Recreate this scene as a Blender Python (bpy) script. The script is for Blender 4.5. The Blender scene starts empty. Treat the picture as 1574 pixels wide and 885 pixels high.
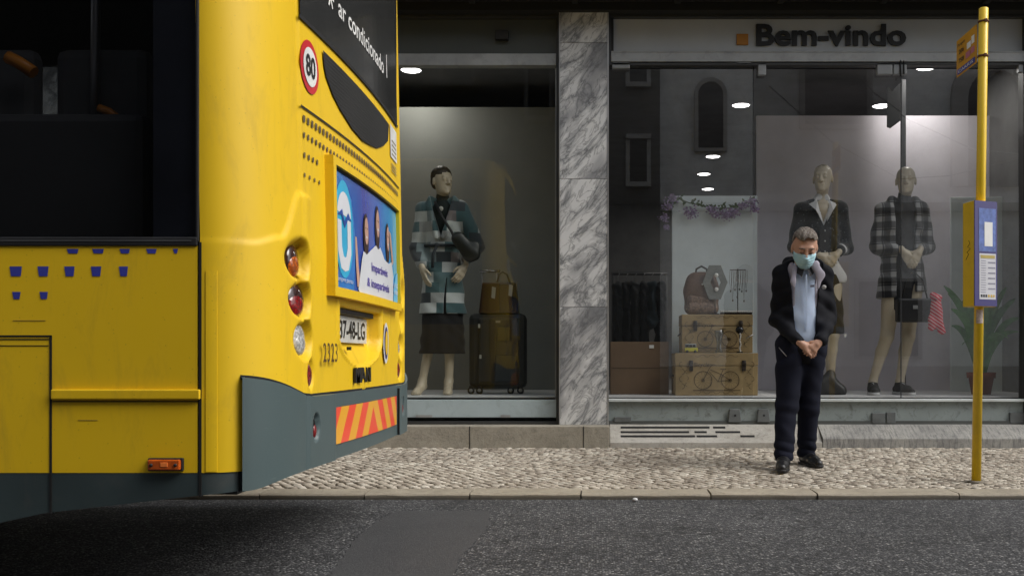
import bpy, bmesh, math, random
import numpy as np
from mathutils import Vector, Matrix
random.seed(7)
RAD = math.radians
S = bpy.context.scene
COL = S.collection

# ------------------------------------------------------------------ camera, sky, sun, exposure
CAMZ, F, VX, VY = 0.83, 1530.0, 915.0, 550.0          # eye height, focal length in photo pixels, vanishing point
cd = bpy.data.cameras.new('camera'); cam = bpy.data.objects.new('camera', cd); COL.objects.link(cam)
cam.location = (0, 0, CAMZ); cam.rotation_euler = (RAD(90), 0, 0)
cd.sensor_width = 36.0; cd.lens = 36.0 * F / 1574.0
cd.shift_x = (787.0 - VX) / 1574.0; cd.shift_y = (VY - 442.5) / 1574.0
cd.clip_start = 0.05; cd.clip_end = 1000
S.camera = cam
SUN_EL, SUN_AZ = 46.0, -17.0                          # light comes from +X (down the street), slightly from the camera side
w = bpy.data.worlds.new('World'); S.world = w; w.use_nodes = True
nt = w.node_tree; nt.nodes.clear()
out = nt.nodes.new('ShaderNodeOutputWorld'); bg = nt.nodes.new('ShaderNodeBackground')
sky = nt.nodes.new('ShaderNodeTexSky'); sky.sky_type = 'NISHITA'; sky.sun_disc = False
sdir = Vector((math.cos(RAD(SUN_EL)) * math.cos(RAD(SUN_AZ)), math.cos(RAD(SUN_EL)) * math.sin(RAD(SUN_AZ)), math.sin(RAD(SUN_EL))))
sky.sun_elevation = RAD(SUN_EL); sky.sun_rotation = math.atan2(sdir.x, sdir.y)
sky.dust_density = 4.0; sky.air_density = 1.2
hs = nt.nodes.new('ShaderNodeHueSaturation'); hs.inputs['Saturation'].default_value = 0.32
nt.links.new(sky.outputs[0], hs.inputs['Color']); nt.links.new(hs.outputs[0], bg.inputs[0])
bg.inputs[1].default_value = 0.14
nt.links.new(bg.outputs[0], out.inputs[0])
sl = bpy.data.lights.new('sun', 'SUN'); so = bpy.data.objects.new('sun', sl); COL.objects.link(so)
sl.energy = 1.45; sl.angle = RAD(38); sl.color = (1.0, 0.985, 0.955)
so.rotation_euler = sdir.to_track_quat('Z', 'Y').to_euler(); so.location = (10, -5, 20)
S.view_settings.view_transform = 'Standard'; S.view_settings.look = 'None'
S.view_settings.exposure = 0.3; S.view_settings.gamma = 1.0; S.view_settings.use_curve_mapping = False
S.cycles.use_denoising = True; S.cycles.max_bounces = 8; S.cycles.transparent_max_bounces = 16
S.cycles.caustics_reflective = False; S.cycles.caustics_refractive = False; S.cycles.sample_clamp_indirect = 4

def X(px, Y): return (px - VX) * Y / F
def Z(py, Y): return CAMZ - (py - VY) * Y / F

# ------------------------------------------------------------------ materials
class NT:
    def __init__(s, name):
        s.m = bpy.data.materials.new(name); s.m.use_nodes = True; s.t = s.m.node_tree; s.t.nodes.clear()
        s.out = s.n('ShaderNodeOutputMaterial')
    def n(s, typ, **kw):
        nd = s.t.nodes.new(typ)
        for k, v in kw.items():
            if isinstance(k, str) and hasattr(nd, k): setattr(nd, k, v)
        return nd
    def l(s, a, b): s.t.links.new(a, b)
    def math(s, op, a, b=None, c=None):
        nd = s.n('ShaderNodeMath', operation=op)
        for i, v in enumerate((a, b, c)):
            if v is None: continue
            if hasattr(v, 'links'): s.l(v, nd.inputs[i])
            else: nd.inputs[i].default_value = v
        return nd.outputs[0]
    def mix(s, fac, a, b, mode='MIX'):
        nd = s.n('ShaderNodeMix', data_type='RGBA', blend_type=mode)
        for i, v in ((0, fac), (6, a), (7, b)):
            if hasattr(v, 'links'): s.l(v, nd.inputs[i])
            elif i == 0: nd.inputs[0].default_value = v
            else: nd.inputs[i].default_value = (*v[:3], 1)
        return nd.outputs[2]
    def coord(s, scale=(1, 1, 1), loc=(0, 0, 0), rot=(0, 0, 0)):
        tc = s.n('ShaderNodeTexCoord'); mp = s.n('ShaderNodeMapping')
        mp.inputs['Scale'].default_value = scale; mp.inputs['Location'].default_value = loc; mp.inputs['Rotation'].default_value = rot
        s.l(tc.outputs['Object'], mp.inputs[0]); return mp.outputs[0]
    def noise(s, v, scale, detail=4, rough=.55, dist=0.0):
        nd = s.n('ShaderNodeTexNoise'); nd.inputs['Scale'].default_value = scale; nd.inputs['Detail'].default_value = detail
        nd.inputs['Roughness'].default_value = rough; nd.inputs['Distortion'].default_value = dist
        if v is not None: s.l(v, nd.inputs['Vector'])
        return nd.outputs['Fac']
    def vor(s, v, scale, feat='F1', outp='Distance', rnd=1.0):
        nd = s.n('ShaderNodeTexVoronoi', feature=feat); nd.inputs['Scale'].default_value = scale; nd.inputs['Randomness'].default_value = rnd
        s.l(v, nd.inputs['Vector']); return nd.outputs[outp]
    def ramp(s, fac, stops, interp='LINEAR'):
        nd = s.n('ShaderNodeValToRGB'); cr = nd.color_ramp; cr.interpolation = interp
        while len(cr.elements) < len(stops): cr.elements.new(0.5)
        for e, (p, c) in zip(cr.elements, stops):
            e.position = p; e.color = (*c, 1) if len(c) == 3 else c
        s.l(fac, nd.inputs[0]); return nd.outputs[0]
    def bsdf(s, col, rough=.6, metal=0.0, coat=0.0, bump=None, bs=.3, bd=.01, spec=.5, sheen=0, emit=None, es=0):
        b = s.n('ShaderNodeBsdfPrincipled')
        for k, v in (('Base Color', col), ('Roughness', rough), ('Metallic', metal)):
            if hasattr(v, 'links'): s.l(v, b.inputs[k])
            elif k == 'Base Color': b.inputs[k].default_value = (*v[:3], 1)
            else: b.inputs[k].default_value = v
        b.inputs['Coat Weight'].default_value = coat; b.inputs['Coat Roughness'].default_value = .08
        b.inputs['Specular IOR Level'].default_value = spec; b.inputs['Sheen Weight'].default_value = sheen
        if emit: b.inputs['Emission Color'].default_value = (*emit, 1); b.inputs['Emission Strength'].default_value = es
        if bump is not None:
            bn = s.n('ShaderNodeBump'); bn.inputs['Strength'].default_value = bs; bn.inputs['Distance'].default_value = bd
            s.l(bump, bn.inputs['Height']); s.l(bn.outputs[0], b.inputs['Normal'])
        s.l(b.outputs[0], s.out.inputs[0]); s.b = b
        return s.m

def mat(name, col, rough=.6, metal=0, var=.18, vs=3.0, bump=.15, bs=60.0, bd=.002, coat=0, spec=.5, sheen=0, dirt=0, dirtcol=(.05, .045, .035)):
    t = NT(name); v = t.coord(); n1 = t.noise(v, vs, 5, .6)
    lo = tuple(max(0, c * (1 - var)) for c in col); hi = tuple(min(1, c * (1 + var)) for c in col)
    c = t.mix(t.ramp(n1, [(.3, (0, 0, 0)), (.7, (1, 1, 1))]), lo, hi)
    if dirt:
        n3 = t.noise(v, vs * 2.7, 8, .7, .6)
        c = t.mix(t.math('MULTIPLY', t.ramp(n3, [(.52, (0, 0, 0)), (.72, (1, 1, 1))]), dirt), c, dirtcol)
    n2 = t.noise(v, bs, 3, .6)
    r = t.math('ADD', t.math('MULTIPLY', n1, .16), rough - .08)
    return t.bsdf(c, r, metal, coat, n2 if bump else None, bump, bd, spec, sheen)

def glassmat(name, tint, refl, rough=0.0, power=1.0):
    t = NT(name)
    tr = t.n('ShaderNodeBsdfTransparent'); tr.inputs[0].default_value = (*tint, 1)
    gl = t.n('ShaderNodeBsdfGlossy'); gl.inputs['Roughness'].default_value = rough; gl.inputs[0].default_value = (.95, .97, 1, 1)
    fr = t.n('ShaderNodeLayerWeight'); fr.inputs['Blend'].default_value = .5
    f = t.math('MINIMUM', t.math('ADD', t.math('MULTIPLY', t.math('POWER', fr.outputs['Facing'], 5.0), .9), refl), 1.0)
    mx = t.n('ShaderNodeMixShader'); t.l(f, mx.inputs[0]); t.l(tr.outputs[0], mx.inputs[1]); t.l(gl.outputs[0], mx.inputs[2])
    t.l(mx.outputs[0], t.out.inputs[0]); return t.m

def emitmat(name, col, st):
    t = NT(name); e = t.n('ShaderNodeEmission'); e.inputs[0].default_value = (*col, 1); e.inputs[1].default_value = st
    t.l(e.outputs[0], t.out.inputs[0]); return t.m

def m_bus():
    t = NT('bus_yellow_paint'); v = t.coord(); n = t.noise(v, 1.7, 5, .6); g = t.noise(t.coord((1, 1, .25)), 9, 8, .75, .5)
    c = t.mix(n, (.74, .475, .006), (.82, .53, .009))
    c = t.mix(t.math('MULTIPLY', t.ramp(g, [(.53, (0, 0, 0)), (.78, (1, 1, 1))]), .33), c, (.26, .16, .03))
    sp = t.vor(v, 38); c = t.mix(t.math('MULTIPLY', t.math('LESS_THAN', sp, .09), .25), c, (.16, .1, .02))
    return t.bsdf(c, t.math('ADD', t.math('MULTIPLY', g, .3), .36), 0, 0, t.noise(v, 2.2, 2), .12, .01)
def m_grey():
    t = NT('bumper_grey_plastic'); v = t.coord(); n = t.noise(v, 2.3, 6, .65); sc = t.noise(t.coord((2, 2, 14)), 5, 6, .7)
    c = t.mix(n, (.055, .085, .09), (.085, .118, .12)); c = t.mix(t.math('MULTIPLY', t.ramp(sc, [(.62, (0, 0, 0)), (.8, (1, 1, 1))]), .35), c, (.22, .25, .25))
    return t.bsdf(c, .42, 0, .05, t.noise(v, 90, 3), .08, .002)
def m_marble():
    t = NT('grey_marble'); geo = t.n('ShaderNodeNewGeometry')
    tc = t.n('ShaderNodeTexCoord'); vm = t.n('ShaderNodeVectorMath', operation='ADD'); cx = t.n('ShaderNodeCombineXYZ')
    rr = t.math('MULTIPLY', geo.outputs['Random Per Island'], 3.0)
    t.l(rr, cx.inputs[0]); t.l(rr, cx.inputs[2]); t.l(tc.outputs['Object'], vm.inputs[0]); t.l(cx.outputs[0], vm.inputs[1])
    m0 = t.n('ShaderNodeMapping'); m0.inputs['Rotation'].default_value = (0, RAD(52), 0); t.l(vm.outputs[0], m0.inputs[0])
    mp = t.n('ShaderNodeMapping'); mp.inputs['Scale'].default_value = (.75, .75, 2.2)
    t.l(m0.outputs[0], mp.inputs[0]); v = mp.outputs[0]
    a = t.noise(v, 2.3, 9, .58, .7); b = t.noise(v, 5.5, 8, .6, 1.0); cl = t.noise(v, 1.3, 4, .5, .6)
    vein = t.math('ABSOLUTE', t.math('SUBTRACT', a, .5)); vein2 = t.math('ABSOLUTE', t.math('SUBTRACT', b, .5))
    base = t.ramp(cl, [(.34, (.22, .225, .235)), (.45, (.43, .43, .435)), (.54, (.67, .67, .665))])
    c = t.mix(t.ramp(vein, [(0, (.9, .9, .9)), (.02, (.45, .45, .45)), (.075, (0, 0, 0))]), base, (.16, .165, .175))
    c = t.mix(t.math('MULTIPLY', t.ramp(vein2, [(0, (1, 1, 1)), (.03, (0, 0, 0))]), .6), c, (.09, .095, .1))
    return t.bsdf(c, .32, 0, 0)
def m_asphalt():
    t = NT('worn_asphalt'); v = t.coord()
    wv = t.coord((1, 1, 1)); big = t.noise(v, .55, 5, .6, .4); mid = t.noise(v, 4.5, 5, .6)
    vo = t.n('ShaderNodeTexVoronoi', feature='F1'); vo.inputs['Scale'].default_value = 88; t.l(v, vo.inputs['Vector'])
    rnd = t.n('ShaderNodeSeparateColor'); t.l(vo.outputs['Color'], rnd.inputs[0])
    vo2 = t.vor(v, 230, 'F1', 'Distance')
    st = t.ramp(rnd.outputs[0], [(0, (.022, .022, .023)), (.4, (.055, .055, .057)), (.72, (.125, .126, .128)), (.92, (.23, .23, .225)), (1, (.42, .41, .39))])
    gap = t.ramp(vo.outputs['Distance'], [(.25, (0, 0, 0)), (.6, (1, 1, 1))])
    c = t.mix(t.math('MULTIPLY', gap, .75), st, (.014, .014, .015))
    c = t.mix(.15, c, (.07, .071, .074))
    sm = t.ramp(t.math('ADD', t.math('MULTIPLY', big, .7), t.math('MULTIPLY', mid, .3)), [(.35, (.80, .80, .81)), (.6, (1.4, 1.4, 1.42))])
    c = t.mix(1.0, c, sm, 'MULTIPLY')
    oil = t.noise(v, 1.7, 7, .7, .8); c = t.mix(t.math('MULTIPLY', t.ramp(oil, [(.56, (0, 0, 0)), (.68, (1, 1, 1))]), .45), c, (.02, .02, .02))
    wc = t.n('ShaderNodeVectorMath', operation='ADD'); nz3 = t.n('ShaderNodeTexNoise'); nz3.inputs['Scale'].default_value = 3.0; nz3.inputs['Detail'].default_value = 6; t.l(v, nz3.inputs['Vector']); t.l(v, wc.inputs[0]); t.l(nz3.outputs['Color'], wc.inputs[1])
    ck = t.vor(wc.outputs[0], .55, 'DISTANCE_TO_EDGE'); c = t.mix(t.math('MULTIPLY', t.math('LESS_THAN', ck, .0035), .7), c, (.012, .012, .012))
    h = t.math('SUBTRACT', t.math('MULTIPLY', rnd.outputs[1], .6), vo.outputs['Distance'])
    h = t.math('ADD', h, t.math('MULTIPLY', vo2, -.35))
    return t.bsdf(c, .82, 0, 0, h, 1.0, .006, .35)
def m_patch():
    t = NT('smooth_asphalt_patch'); v = t.coord(); n = t.noise(v, 3, 6, .6); f = t.noise(v, 160, 3, .7)
    c = t.mix(n, (.034, .034, .036), (.060, .060, .062)); c = t.mix(t.math('MULTIPLY', t.ramp(f, [(.47, (0, 0, 0)), (.66, (1, 1, 1))]), .5), c, (.14, .14, .14))
    return t.bsdf(c, .78, 0, 0, f, .7, .004, .35)
def m_cobble():
    t = NT('limestone_cobbles'); geo = t.n('ShaderNodeNewGeometry'); r = geo.outputs['Random Per Island']; v = t.coord()
    c = t.ramp(r, [(0, (.22, .185, .145)), (.15, (.33, .285, .23)), (.5, (.43, .38, .31)), (.85, (.51, .46, .385)), (1, (.59, .55, .47))])
    st = t.noise(v, 1.1, 6, .65, .4); c = t.mix(t.math('MULTIPLY', t.ramp(st, [(.45, (0, 0, 0)), (.68, (1, 1, 1))]), .5), c, (.16, .13, .10))
    f = t.noise(v, 70, 5, .7); c = t.mix(t.math('MULTIPLY', t.ramp(f, [(.5, (0, 0, 0)), (.75, (1, 1, 1))]), .45), c, (.15, .13, .11))
    return t.bsdf(c, .8, 0, 0, f, .5, .006)
def m_stone(name, a, b, streak=False, foot_shade=0):
    t = NT(name); v = t.coord(); n = t.noise(v, 3.5, 8, .7, .4); f = t.noise(v, 45, 6, .7)
    c = t.mix(t.ramp(n, [(.35, (0, 0, 0)), (.65, (1, 1, 1))]), a, b)
    c = t.mix(t.math('MULTIPLY', t.ramp(f, [(.52, (0, 0, 0)), (.72, (1, 1, 1))]), .5), c, tuple(x * .42 for x in a))
    if streak:
        g = t.noise(t.coord((9, 1.2, 1.2), rot=(0, RAD(24), 0)), 7, 6, .7, .3)
        c = t.mix(t.math('MULTIPLY', t.ramp(g, [(.48, (0, 0, 0)), (.62, (1, 1, 1))]), .65), c, (.10, .10, .105))
    if foot_shade:
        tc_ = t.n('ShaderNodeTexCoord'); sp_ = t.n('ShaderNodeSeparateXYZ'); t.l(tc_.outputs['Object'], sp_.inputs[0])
        e_ = t.math('ADD', sp_.outputs[2], t.math('MULTIPLY', n, -.02)); c = t.mix(t.math('MULTIPLY', t.ramp(e_, [(0, (1, 1, 1)), (foot_shade, (0, 0, 0))]), .85), c, (.055, .05, .042))  # darkens the kerb face towards its foot, painting shade along with grime
    g2 = t.noise(t.coord((1, 1, 3)), 6, 8, .75, .3)
    c = t.mix(t.math('MULTIPLY', t.ramp(g2, [(.56, (0, 0, 0)), (.7, (1, 1, 1))]), .5), c, (.09, .085, .075))
    return t.bsdf(c, .78, 0, 0, f, .5, .008)
def m_checks(name, cols, sx, sz, seed=0, weave=True):
    t = NT(name); tc = t.n('ShaderNodeTexCoord'); sp = t.n('ShaderNodeSeparateXYZ'); t.l(tc.outputs['Object'], sp.inputs[0])
    fz = t.math('FLOOR', t.math('DIVIDE', sp.outputs[2], sz))
    fx = t.math('FLOOR', t.math('DIVIDE', t.math('ADD', sp.outputs[0], t.math('MULTIPLY', fz, sx * .41)), sx))
    cb = t.n('ShaderNodeCombineXYZ'); t.l(fx, cb.inputs[0]); t.l(fz, cb.inputs[1]); cb.inputs[2].default_value = seed
    wn = t.n('ShaderNodeTexWhiteNoise', noise_dimensions='3D'); t.l(cb.outputs[0], wn.inputs[0])
    n = len(cols); c = t.ramp(wn.outputs[0], [(i / n, cc) for i, cc in enumerate(cols)], 'CONSTANT')
    f = t.noise(tc.outputs['Object'], 220, 2); c = t.mix(t.math('MULTIPLY', f, .5), c, (.04, .05, .05))
    return t.bsdf(c, .9, 0, 0, f, .4, .003, .2, .4)
def m_tartan():
    t = NT('black_white_tartan'); tc = t.n('ShaderNodeTexCoord'); sp = t.n('ShaderNodeSeparateXYZ'); t.l(tc.outputs['Object'], sp.inputs[0])
    def band(o, per, wd, ph): return t.math('LESS_THAN', t.math('FRACT', t.math('ADD', t.math('DIVIDE', o, per), ph)), wd)
    bx = t.math('ADD', t.math('MULTIPLY', band(sp.outputs[0], .11, .34, .1), .42), t.math('MULTIPLY', band(sp.outputs[0], .055, .09, .3), .3))
    bz = t.math('ADD', t.math('MULTIPLY', band(sp.outputs[2], .12, .34, .5), .42), t.math('MULTIPLY', band(sp.outputs[2], .06, .09, .1), .3))
    f = t.noise(tc.outputs['Object'], 200, 2)
    c = t.ramp(t.math('ADD', bx, bz), [(0, (.012, .012, .014)), (.4, (.10, .10, .105)), (.85, (.55, .55, .55)), (1, (.6, .6, .6))])
    c = t.mix(t.math('MULTIPLY', f, .5), c, (.03, .03, .03))
    return t.bsdf(c, .92, 0, 0, f, .4, .003, .2, .4)
def m_lace():
    t = NT('dark_patterned_knit'); v = t.coord(); d = t.vor(v, 34); n = t.noise(v, 16, 4)
    c = t.mix(t.ramp(t.math('ADD', d, t.math('MULTIPLY', n, .4)), [(.36, (1, 1, 1)), (.46, (0, 0, 0))]), (.016, .018, .02), (.11, .12, .125))
    return t.bsdf(c, .9, 0, 0, d, .5, .004, .3, .3)
def m_chevron(yc):
    t = NT('red_yellow_reflective_chevrons'); tc = t.n('ShaderNodeTexCoord'); sp = t.n('ShaderNodeSeparateXYZ'); t.l(tc.outputs['Object'], sp.inputs[0])
    a = t.math('ABSOLUTE', t.math('SUBTRACT', sp.outputs[1], yc))
    q = t.math('FRACT', t.math('DIVIDE', t.math('ADD', a, t.math('MULTIPLY', sp.outputs[2], .85)), .21))
    c = t.mix(t.math('LESS_THAN', q, .5), (.85, .40, .02), (.90, .075, .03))
    return t.bsdf(c, .35, 0, .3)
def m_ad():
    t = NT('printed_poster_blue'); tc = t.n('ShaderNodeTexCoord'); sp = t.n('ShaderNodeSeparateXYZ'); t.l(tc.outputs['Object'], sp.inputs[0])
    n = t.noise(t.coord((1, 1, 1)), 2.0, 3, .5, 1.2)
    g = t.math('ADD', t.math('MULTIPLY', t.math('SUBTRACT', sp.outputs[1], -.6), .75), t.math('MULTIPLY', n, .35))
    c = t.ramp(g, [(0.1, (.02, .25, .55)), (.32, (.025, .12, .45)), (.5, (.05, .06, .36)), (.72, (.06, .16, .55)), (1, (.05, .40, .72))])
    return t.bsdf(c, .25, 0, .4)

YEL = m_bus(); GREY = m_grey(); MARBLE = m_marble()
BLACK = mat('black_rubber', (.012, .012, .013), .55)
BLKGLOSS = mat('black_gloss', (.008, .008, .009), .15, bump=0)
DARKSEAM = mat('dark_seam', (.006, .006, .006), .8, bump=0)
TINT = glassmat('tinted_bus_glass', (.50, .51, .54), .03)
REARGL = mat('rear_window_dark_glass', (.035, .036, .036), .12, bump=0, var=.1)
WHITEV = mat('white_vinyl', (.75, .75, .73), .4, bump=0)
BLUEV = mat('blue_vinyl', (.04, .05, .32), .45, bump=0)
REDP = mat('red_print', (.55, .02, .03), .4, bump=0)
BLACKP = mat('black_print', (.012, .012, .013), .5, bump=0)
STEEL = mat('dull_steel', (.45, .45, .45), .38, .9, bump=.05)
ALU = mat('anodised_aluminium', (.36, .37, .37), .45, .35, dirt=.3, bump=.08)
DARKALU = mat('dark_bronze_frame', (.045, .046, .046), .45, .2)
GLASS = glassmat('shop_window_glass', (.95, .96, .96), .17); GLASSM = glassmat('middle_shop_window_glass', (.95, .96, .96), .075); GLASSL = glassmat('left_shop_window_glass', (.92, .94, .92), .035)
SIGNP = mat('grey_sign_panel', (.46, .485, .51), .42, 0, var=.06, bump=.03)
SIGNL = mat('dark_transom_panel', (.075, .083, .078), .35, 0, var=.06, bump=.03)
PLASTER = mat('grey_plaster', (.36, .36, .35), .9, 0, dirt=.25)
DARKWALL = mat('shadow_grey_soffit', (.05, .05, .05), .9)
BASEP = mat('pale_blue_base_panel', (.42, .50, .52), .45, 0, var=.08, dirt=.25)
BASEG = mat('stained_grey_green_base', (.27, .31, .305), .5, 0, var=.1, vs=5, dirt=.75, dirtcol=(.06, .065, .055))
SILL = mat('pale_metal_sill', (.62, .66, .65), .4, .1)
SKIN = mat('skin', (.52, .29, .20), .5, var=.1, bump=.05)
MANQ = mat('mannequin_beige', (.50, .43, .32), .38, var=.05, bump=0)
def m_hair():
    t = NT('greying_brown_hair'); v = t.coord((150, 60, 40)); n = t.noise(v, 1.0, 4, .7, .8); p = t.noise(t.coord(), 26, 3)
    c = t.ramp(t.math('ADD', t.math('MULTIPLY', n, .7), t.math('MULTIPLY', p, .3)), [(.32, (.045, .035, .028)), (.5, (.14, .115, .095)), (.66, (.36, .34, .31))])
    return t.bsdf(c, .75, 0, 0, n, .9, .006, .3)
HAIRM = m_hair()
MASKB = mat('light_blue_mask', (.42, .66, .74), .8, var=.04, bump=.1, bs=90)
NAVY = mat('black_navy_softshell', (.0055, .006, .0095), .8, var=.3, bump=.2, bs=120, spec=.2)
TROUS = mat('dark_navy_trousers', (.009, .0105, .021), .9, var=.25, bump=.2, bs=160, spec=.2)
SHIRT = mat('pale_blue_shirt', (.50, .60, .78), .85, var=.05, bump=.25, bs=30, bd=.006)
LINING = mat('grey_lilac_lining', (.33, .31, .37), .8, var=.08, bump=.2, bs=50)
SHOE = mat('black_leather', (.011, .011, .012), .35, bump=.1)
CLOTHBLK = mat('black_cloth', (.007, .007, .008), .9, sheen=.1)
DRESSG = mat('charcoal_jersey', (.03, .03, .031), .9)
WHITEC = mat('white_cotton', (.62, .62, .62), .9, var=.05, bump=.2, bs=40)

# ------------------------------------------------------------------ mesh helpers
class MB:
    def __init__(s): s.v = []; s.f = []; s.sm = []
    def add(s, vs, fs, M=None, smooth=False):
        o = len(s.v)
        for p in vs:
            p = Vector(p); s.v.append(tuple(M @ p if M is not None else p))
        for f in fs: s.f.append(tuple(i + o for i in f)); s.sm.append(smooth)
        return s
    def box(s, x0, x1, y0, y1, z0, z1, M=None, taper=None):
        if x0 > x1: x0, x1 = x1, x0
        if y0 > y1: y0, y1 = y1, y0
        if z0 > z1: z0, z1 = z1, z0
        v = [(x0, y0, z0), (x1, y0, z0), (x1, y1, z0), (x0, y1, z0), (x0, y0, z1), (x1, y0, z1), (x1, y1, z1), (x0, y1, z1)]
        return s.add(v, [(0, 3, 2, 1), (4, 5, 6, 7), (0, 1, 5, 4), (1, 2, 6, 5), (2, 3, 7, 6), (3, 0, 4, 7)], M)
    def tube(s, pts, r, n=8, M=None, cap=True):
        pts = [Vector(p) for p in pts]; rs = r if isinstance(r, (list, tuple)) else [r] * len(pts)
        vs = []; fs = []; up = None
        for i, p in enumerate(pts):
            d = (pts[min(i + 1, len(pts) - 1)] - pts[max(i - 1, 0)]).normalized()
            if up is None: up = Vector((0, 0, 1)) if abs(d.z) < .9 else Vector((1, 0, 0))
            a = d.cross(up).normalized(); b = a.cross(d).normalized(); up = b
            for k in range(n):
                t = 2 * math.pi * k / n; vs.append(p + (a * math.cos(t) + b * math.sin(t)) * rs[i])
        for i in range(len(pts) - 1):
            for k in range(n): fs.append((i * n + k, i * n + (k + 1) % n, (i + 1) * n + (k + 1) % n, (i + 1) * n + k))
        s.add(vs, fs, M, True)
        if cap:
            o = len(s.v) - len(vs)
            s.f.append(tuple(o + k for k in range(n))[::-1]); s.sm.append(False)
            s.f.append(tuple(o + (len(pts) - 1) * n + k for k in range(n))); s.sm.append(False)
        return s
    def lathe(s, prof, c=(0, 0, 0), n=24, M=None):
        vs = []; fs = []
        for (r, z) in prof:
            for k in range(n):
                t = 2 * math.pi * k / n; vs.append((c[0] + r * math.cos(t), c[1] + r * math.sin(t), c[2] + z))
        for i in range(len(prof) - 1):
            for k in range(n): fs.append((i * n + k, i * n + (k + 1) % n, (i + 1) * n + (k + 1) % n, (i + 1) * n + k))
        fs.append(tuple(range(n))[::-1]); fs.append(tuple((len(prof) - 1) * n + k for k in range(n)))
        return s.add(vs, fs, M, True)
    def ell(s, c, r, M=None, nu=14, nv=9):
        vs = []; fs = []
        for j in range(nv + 1):
            ph = math.pi * j / nv
            for i in range(nu):
                t = 2 * math.pi * i / nu
                vs.append((c[0] + r[0] * math.sin(ph) * math.cos(t), c[1] + r[1] * math.sin(ph) * math.sin(t), c[2] - r[2] * math.cos(ph)))
        for j in range(nv):
            for i in range(nu): fs.append((j * nu + i, j * nu + (i + 1) % nu, (j + 1) * nu + (i + 1) % nu, (j + 1) * nu + i))
        return s.add(vs, fs, M, True)
    def prism(s, poly, fn, t):                      # poly 2D, fn(a,b,d) -> 3D point, thickness t
        n = len(poly); vs = [fn(a, b, t) for a, b in poly] + [fn(a, b, 0) for a, b in poly]
        fs = [tuple(range(n)), tuple(range(2 * n - 1, n - 1, -1))] + [(i, i + n, (i + 1) % n + n, (i + 1) % n) for i in range(n)]
        return s.add(vs, fs)

def mkobj(name, mb, mt, parent=None, bevel=0, local=False, recalc=True):
    me = bpy.data.meshes.new(name)
    off = Vector((0, 0, 0))
    if parent is not None and not local:
        p = parent
        while p is not None: off += p.location; p = p.parent
    me.from_pydata([tuple(Vector(v) - off) for v in mb.v] if off.length else mb.v, [], mb.f)
    me.polygons.foreach_set('use_smooth', mb.sm)
    if recalc:
        bm = bmesh.new(); bm.from_mesh(me); bmesh.ops.remove_doubles(bm, verts=bm.verts, dist=1e-6); bmesh.ops.recalc_face_normals(bm, faces=bm.faces); bm.to_mesh(me); bm.free()
    for m in (mt if isinstance(mt, (list, tuple)) else [mt]): me.materials.append(m)
    o = bpy.data.objects.new(name, me); COL.objects.link(o)
    if parent is not None: o.parent = parent
    if bevel:
        b = o.modifiers.new('bevel', 'BEVEL'); b.width = bevel; b.segments = 2; b.limit_method = 'ANGLE'; b.angle_limit = RAD(40)
        b.harden_normals = False
    return o
def thing(name, label, cat, loc=(0, 0, 0), group=None, rotz=0):
    o = bpy.data.objects.new(name, None); COL.objects.link(o); o.location = loc; o.rotation_euler = (0, 0, rotz); o.empty_display_size = .1
    o['label'] = label; o['category'] = cat
    if group: o['group'] = group
    return o
def tag(o, label, cat, group=None):
    o['label'] = label; o['category'] = cat
    if group: o['group'] = group
    return o
def struct(name, mb, mt, bevel=0):
    o = mkobj(name, mb, mt, None, bevel); o['kind'] = 'structure'; return o
def recenter(o):                                    # put a one-mesh thing's origin at its base
    me = o.data; n = len(me.vertices); co = np.empty(n * 3, 'f'); me.vertices.foreach_get('co', co); co = co.reshape(-1, 3)
    c = (co.max(0) + co.min(0)) / 2; c[2] = co[:, 2].min(); me.vertices.foreach_set('co', (co - c).ravel()); o.location = tuple(float(q) for q in c); return o
def textgeo(s, size=1.0, bold=0.0, align='CENTER', res=3, ext=0):
    cu = bpy.data.curves.new('t', 'FONT'); cu.body = s; cu.size = size; cu.offset = bold; cu.align_x = align; cu.resolution_u = res; cu.extrude = ext
    ob = bpy.data.objects.new('t', cu); COL.objects.link(ob)
    dg = bpy.context.evaluated_depsgraph_get(); me = bpy.data.meshes.new_from_object(ob.evaluated_get(dg))
    vs = [tuple(v.co) for v in me.vertices]; fs = [tuple(p.vertices) for p in me.polygons]
    bpy.data.objects.remove(ob); bpy.data.curves.remove(cu); bpy.data.meshes.remove(me); return vs, fs

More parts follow.
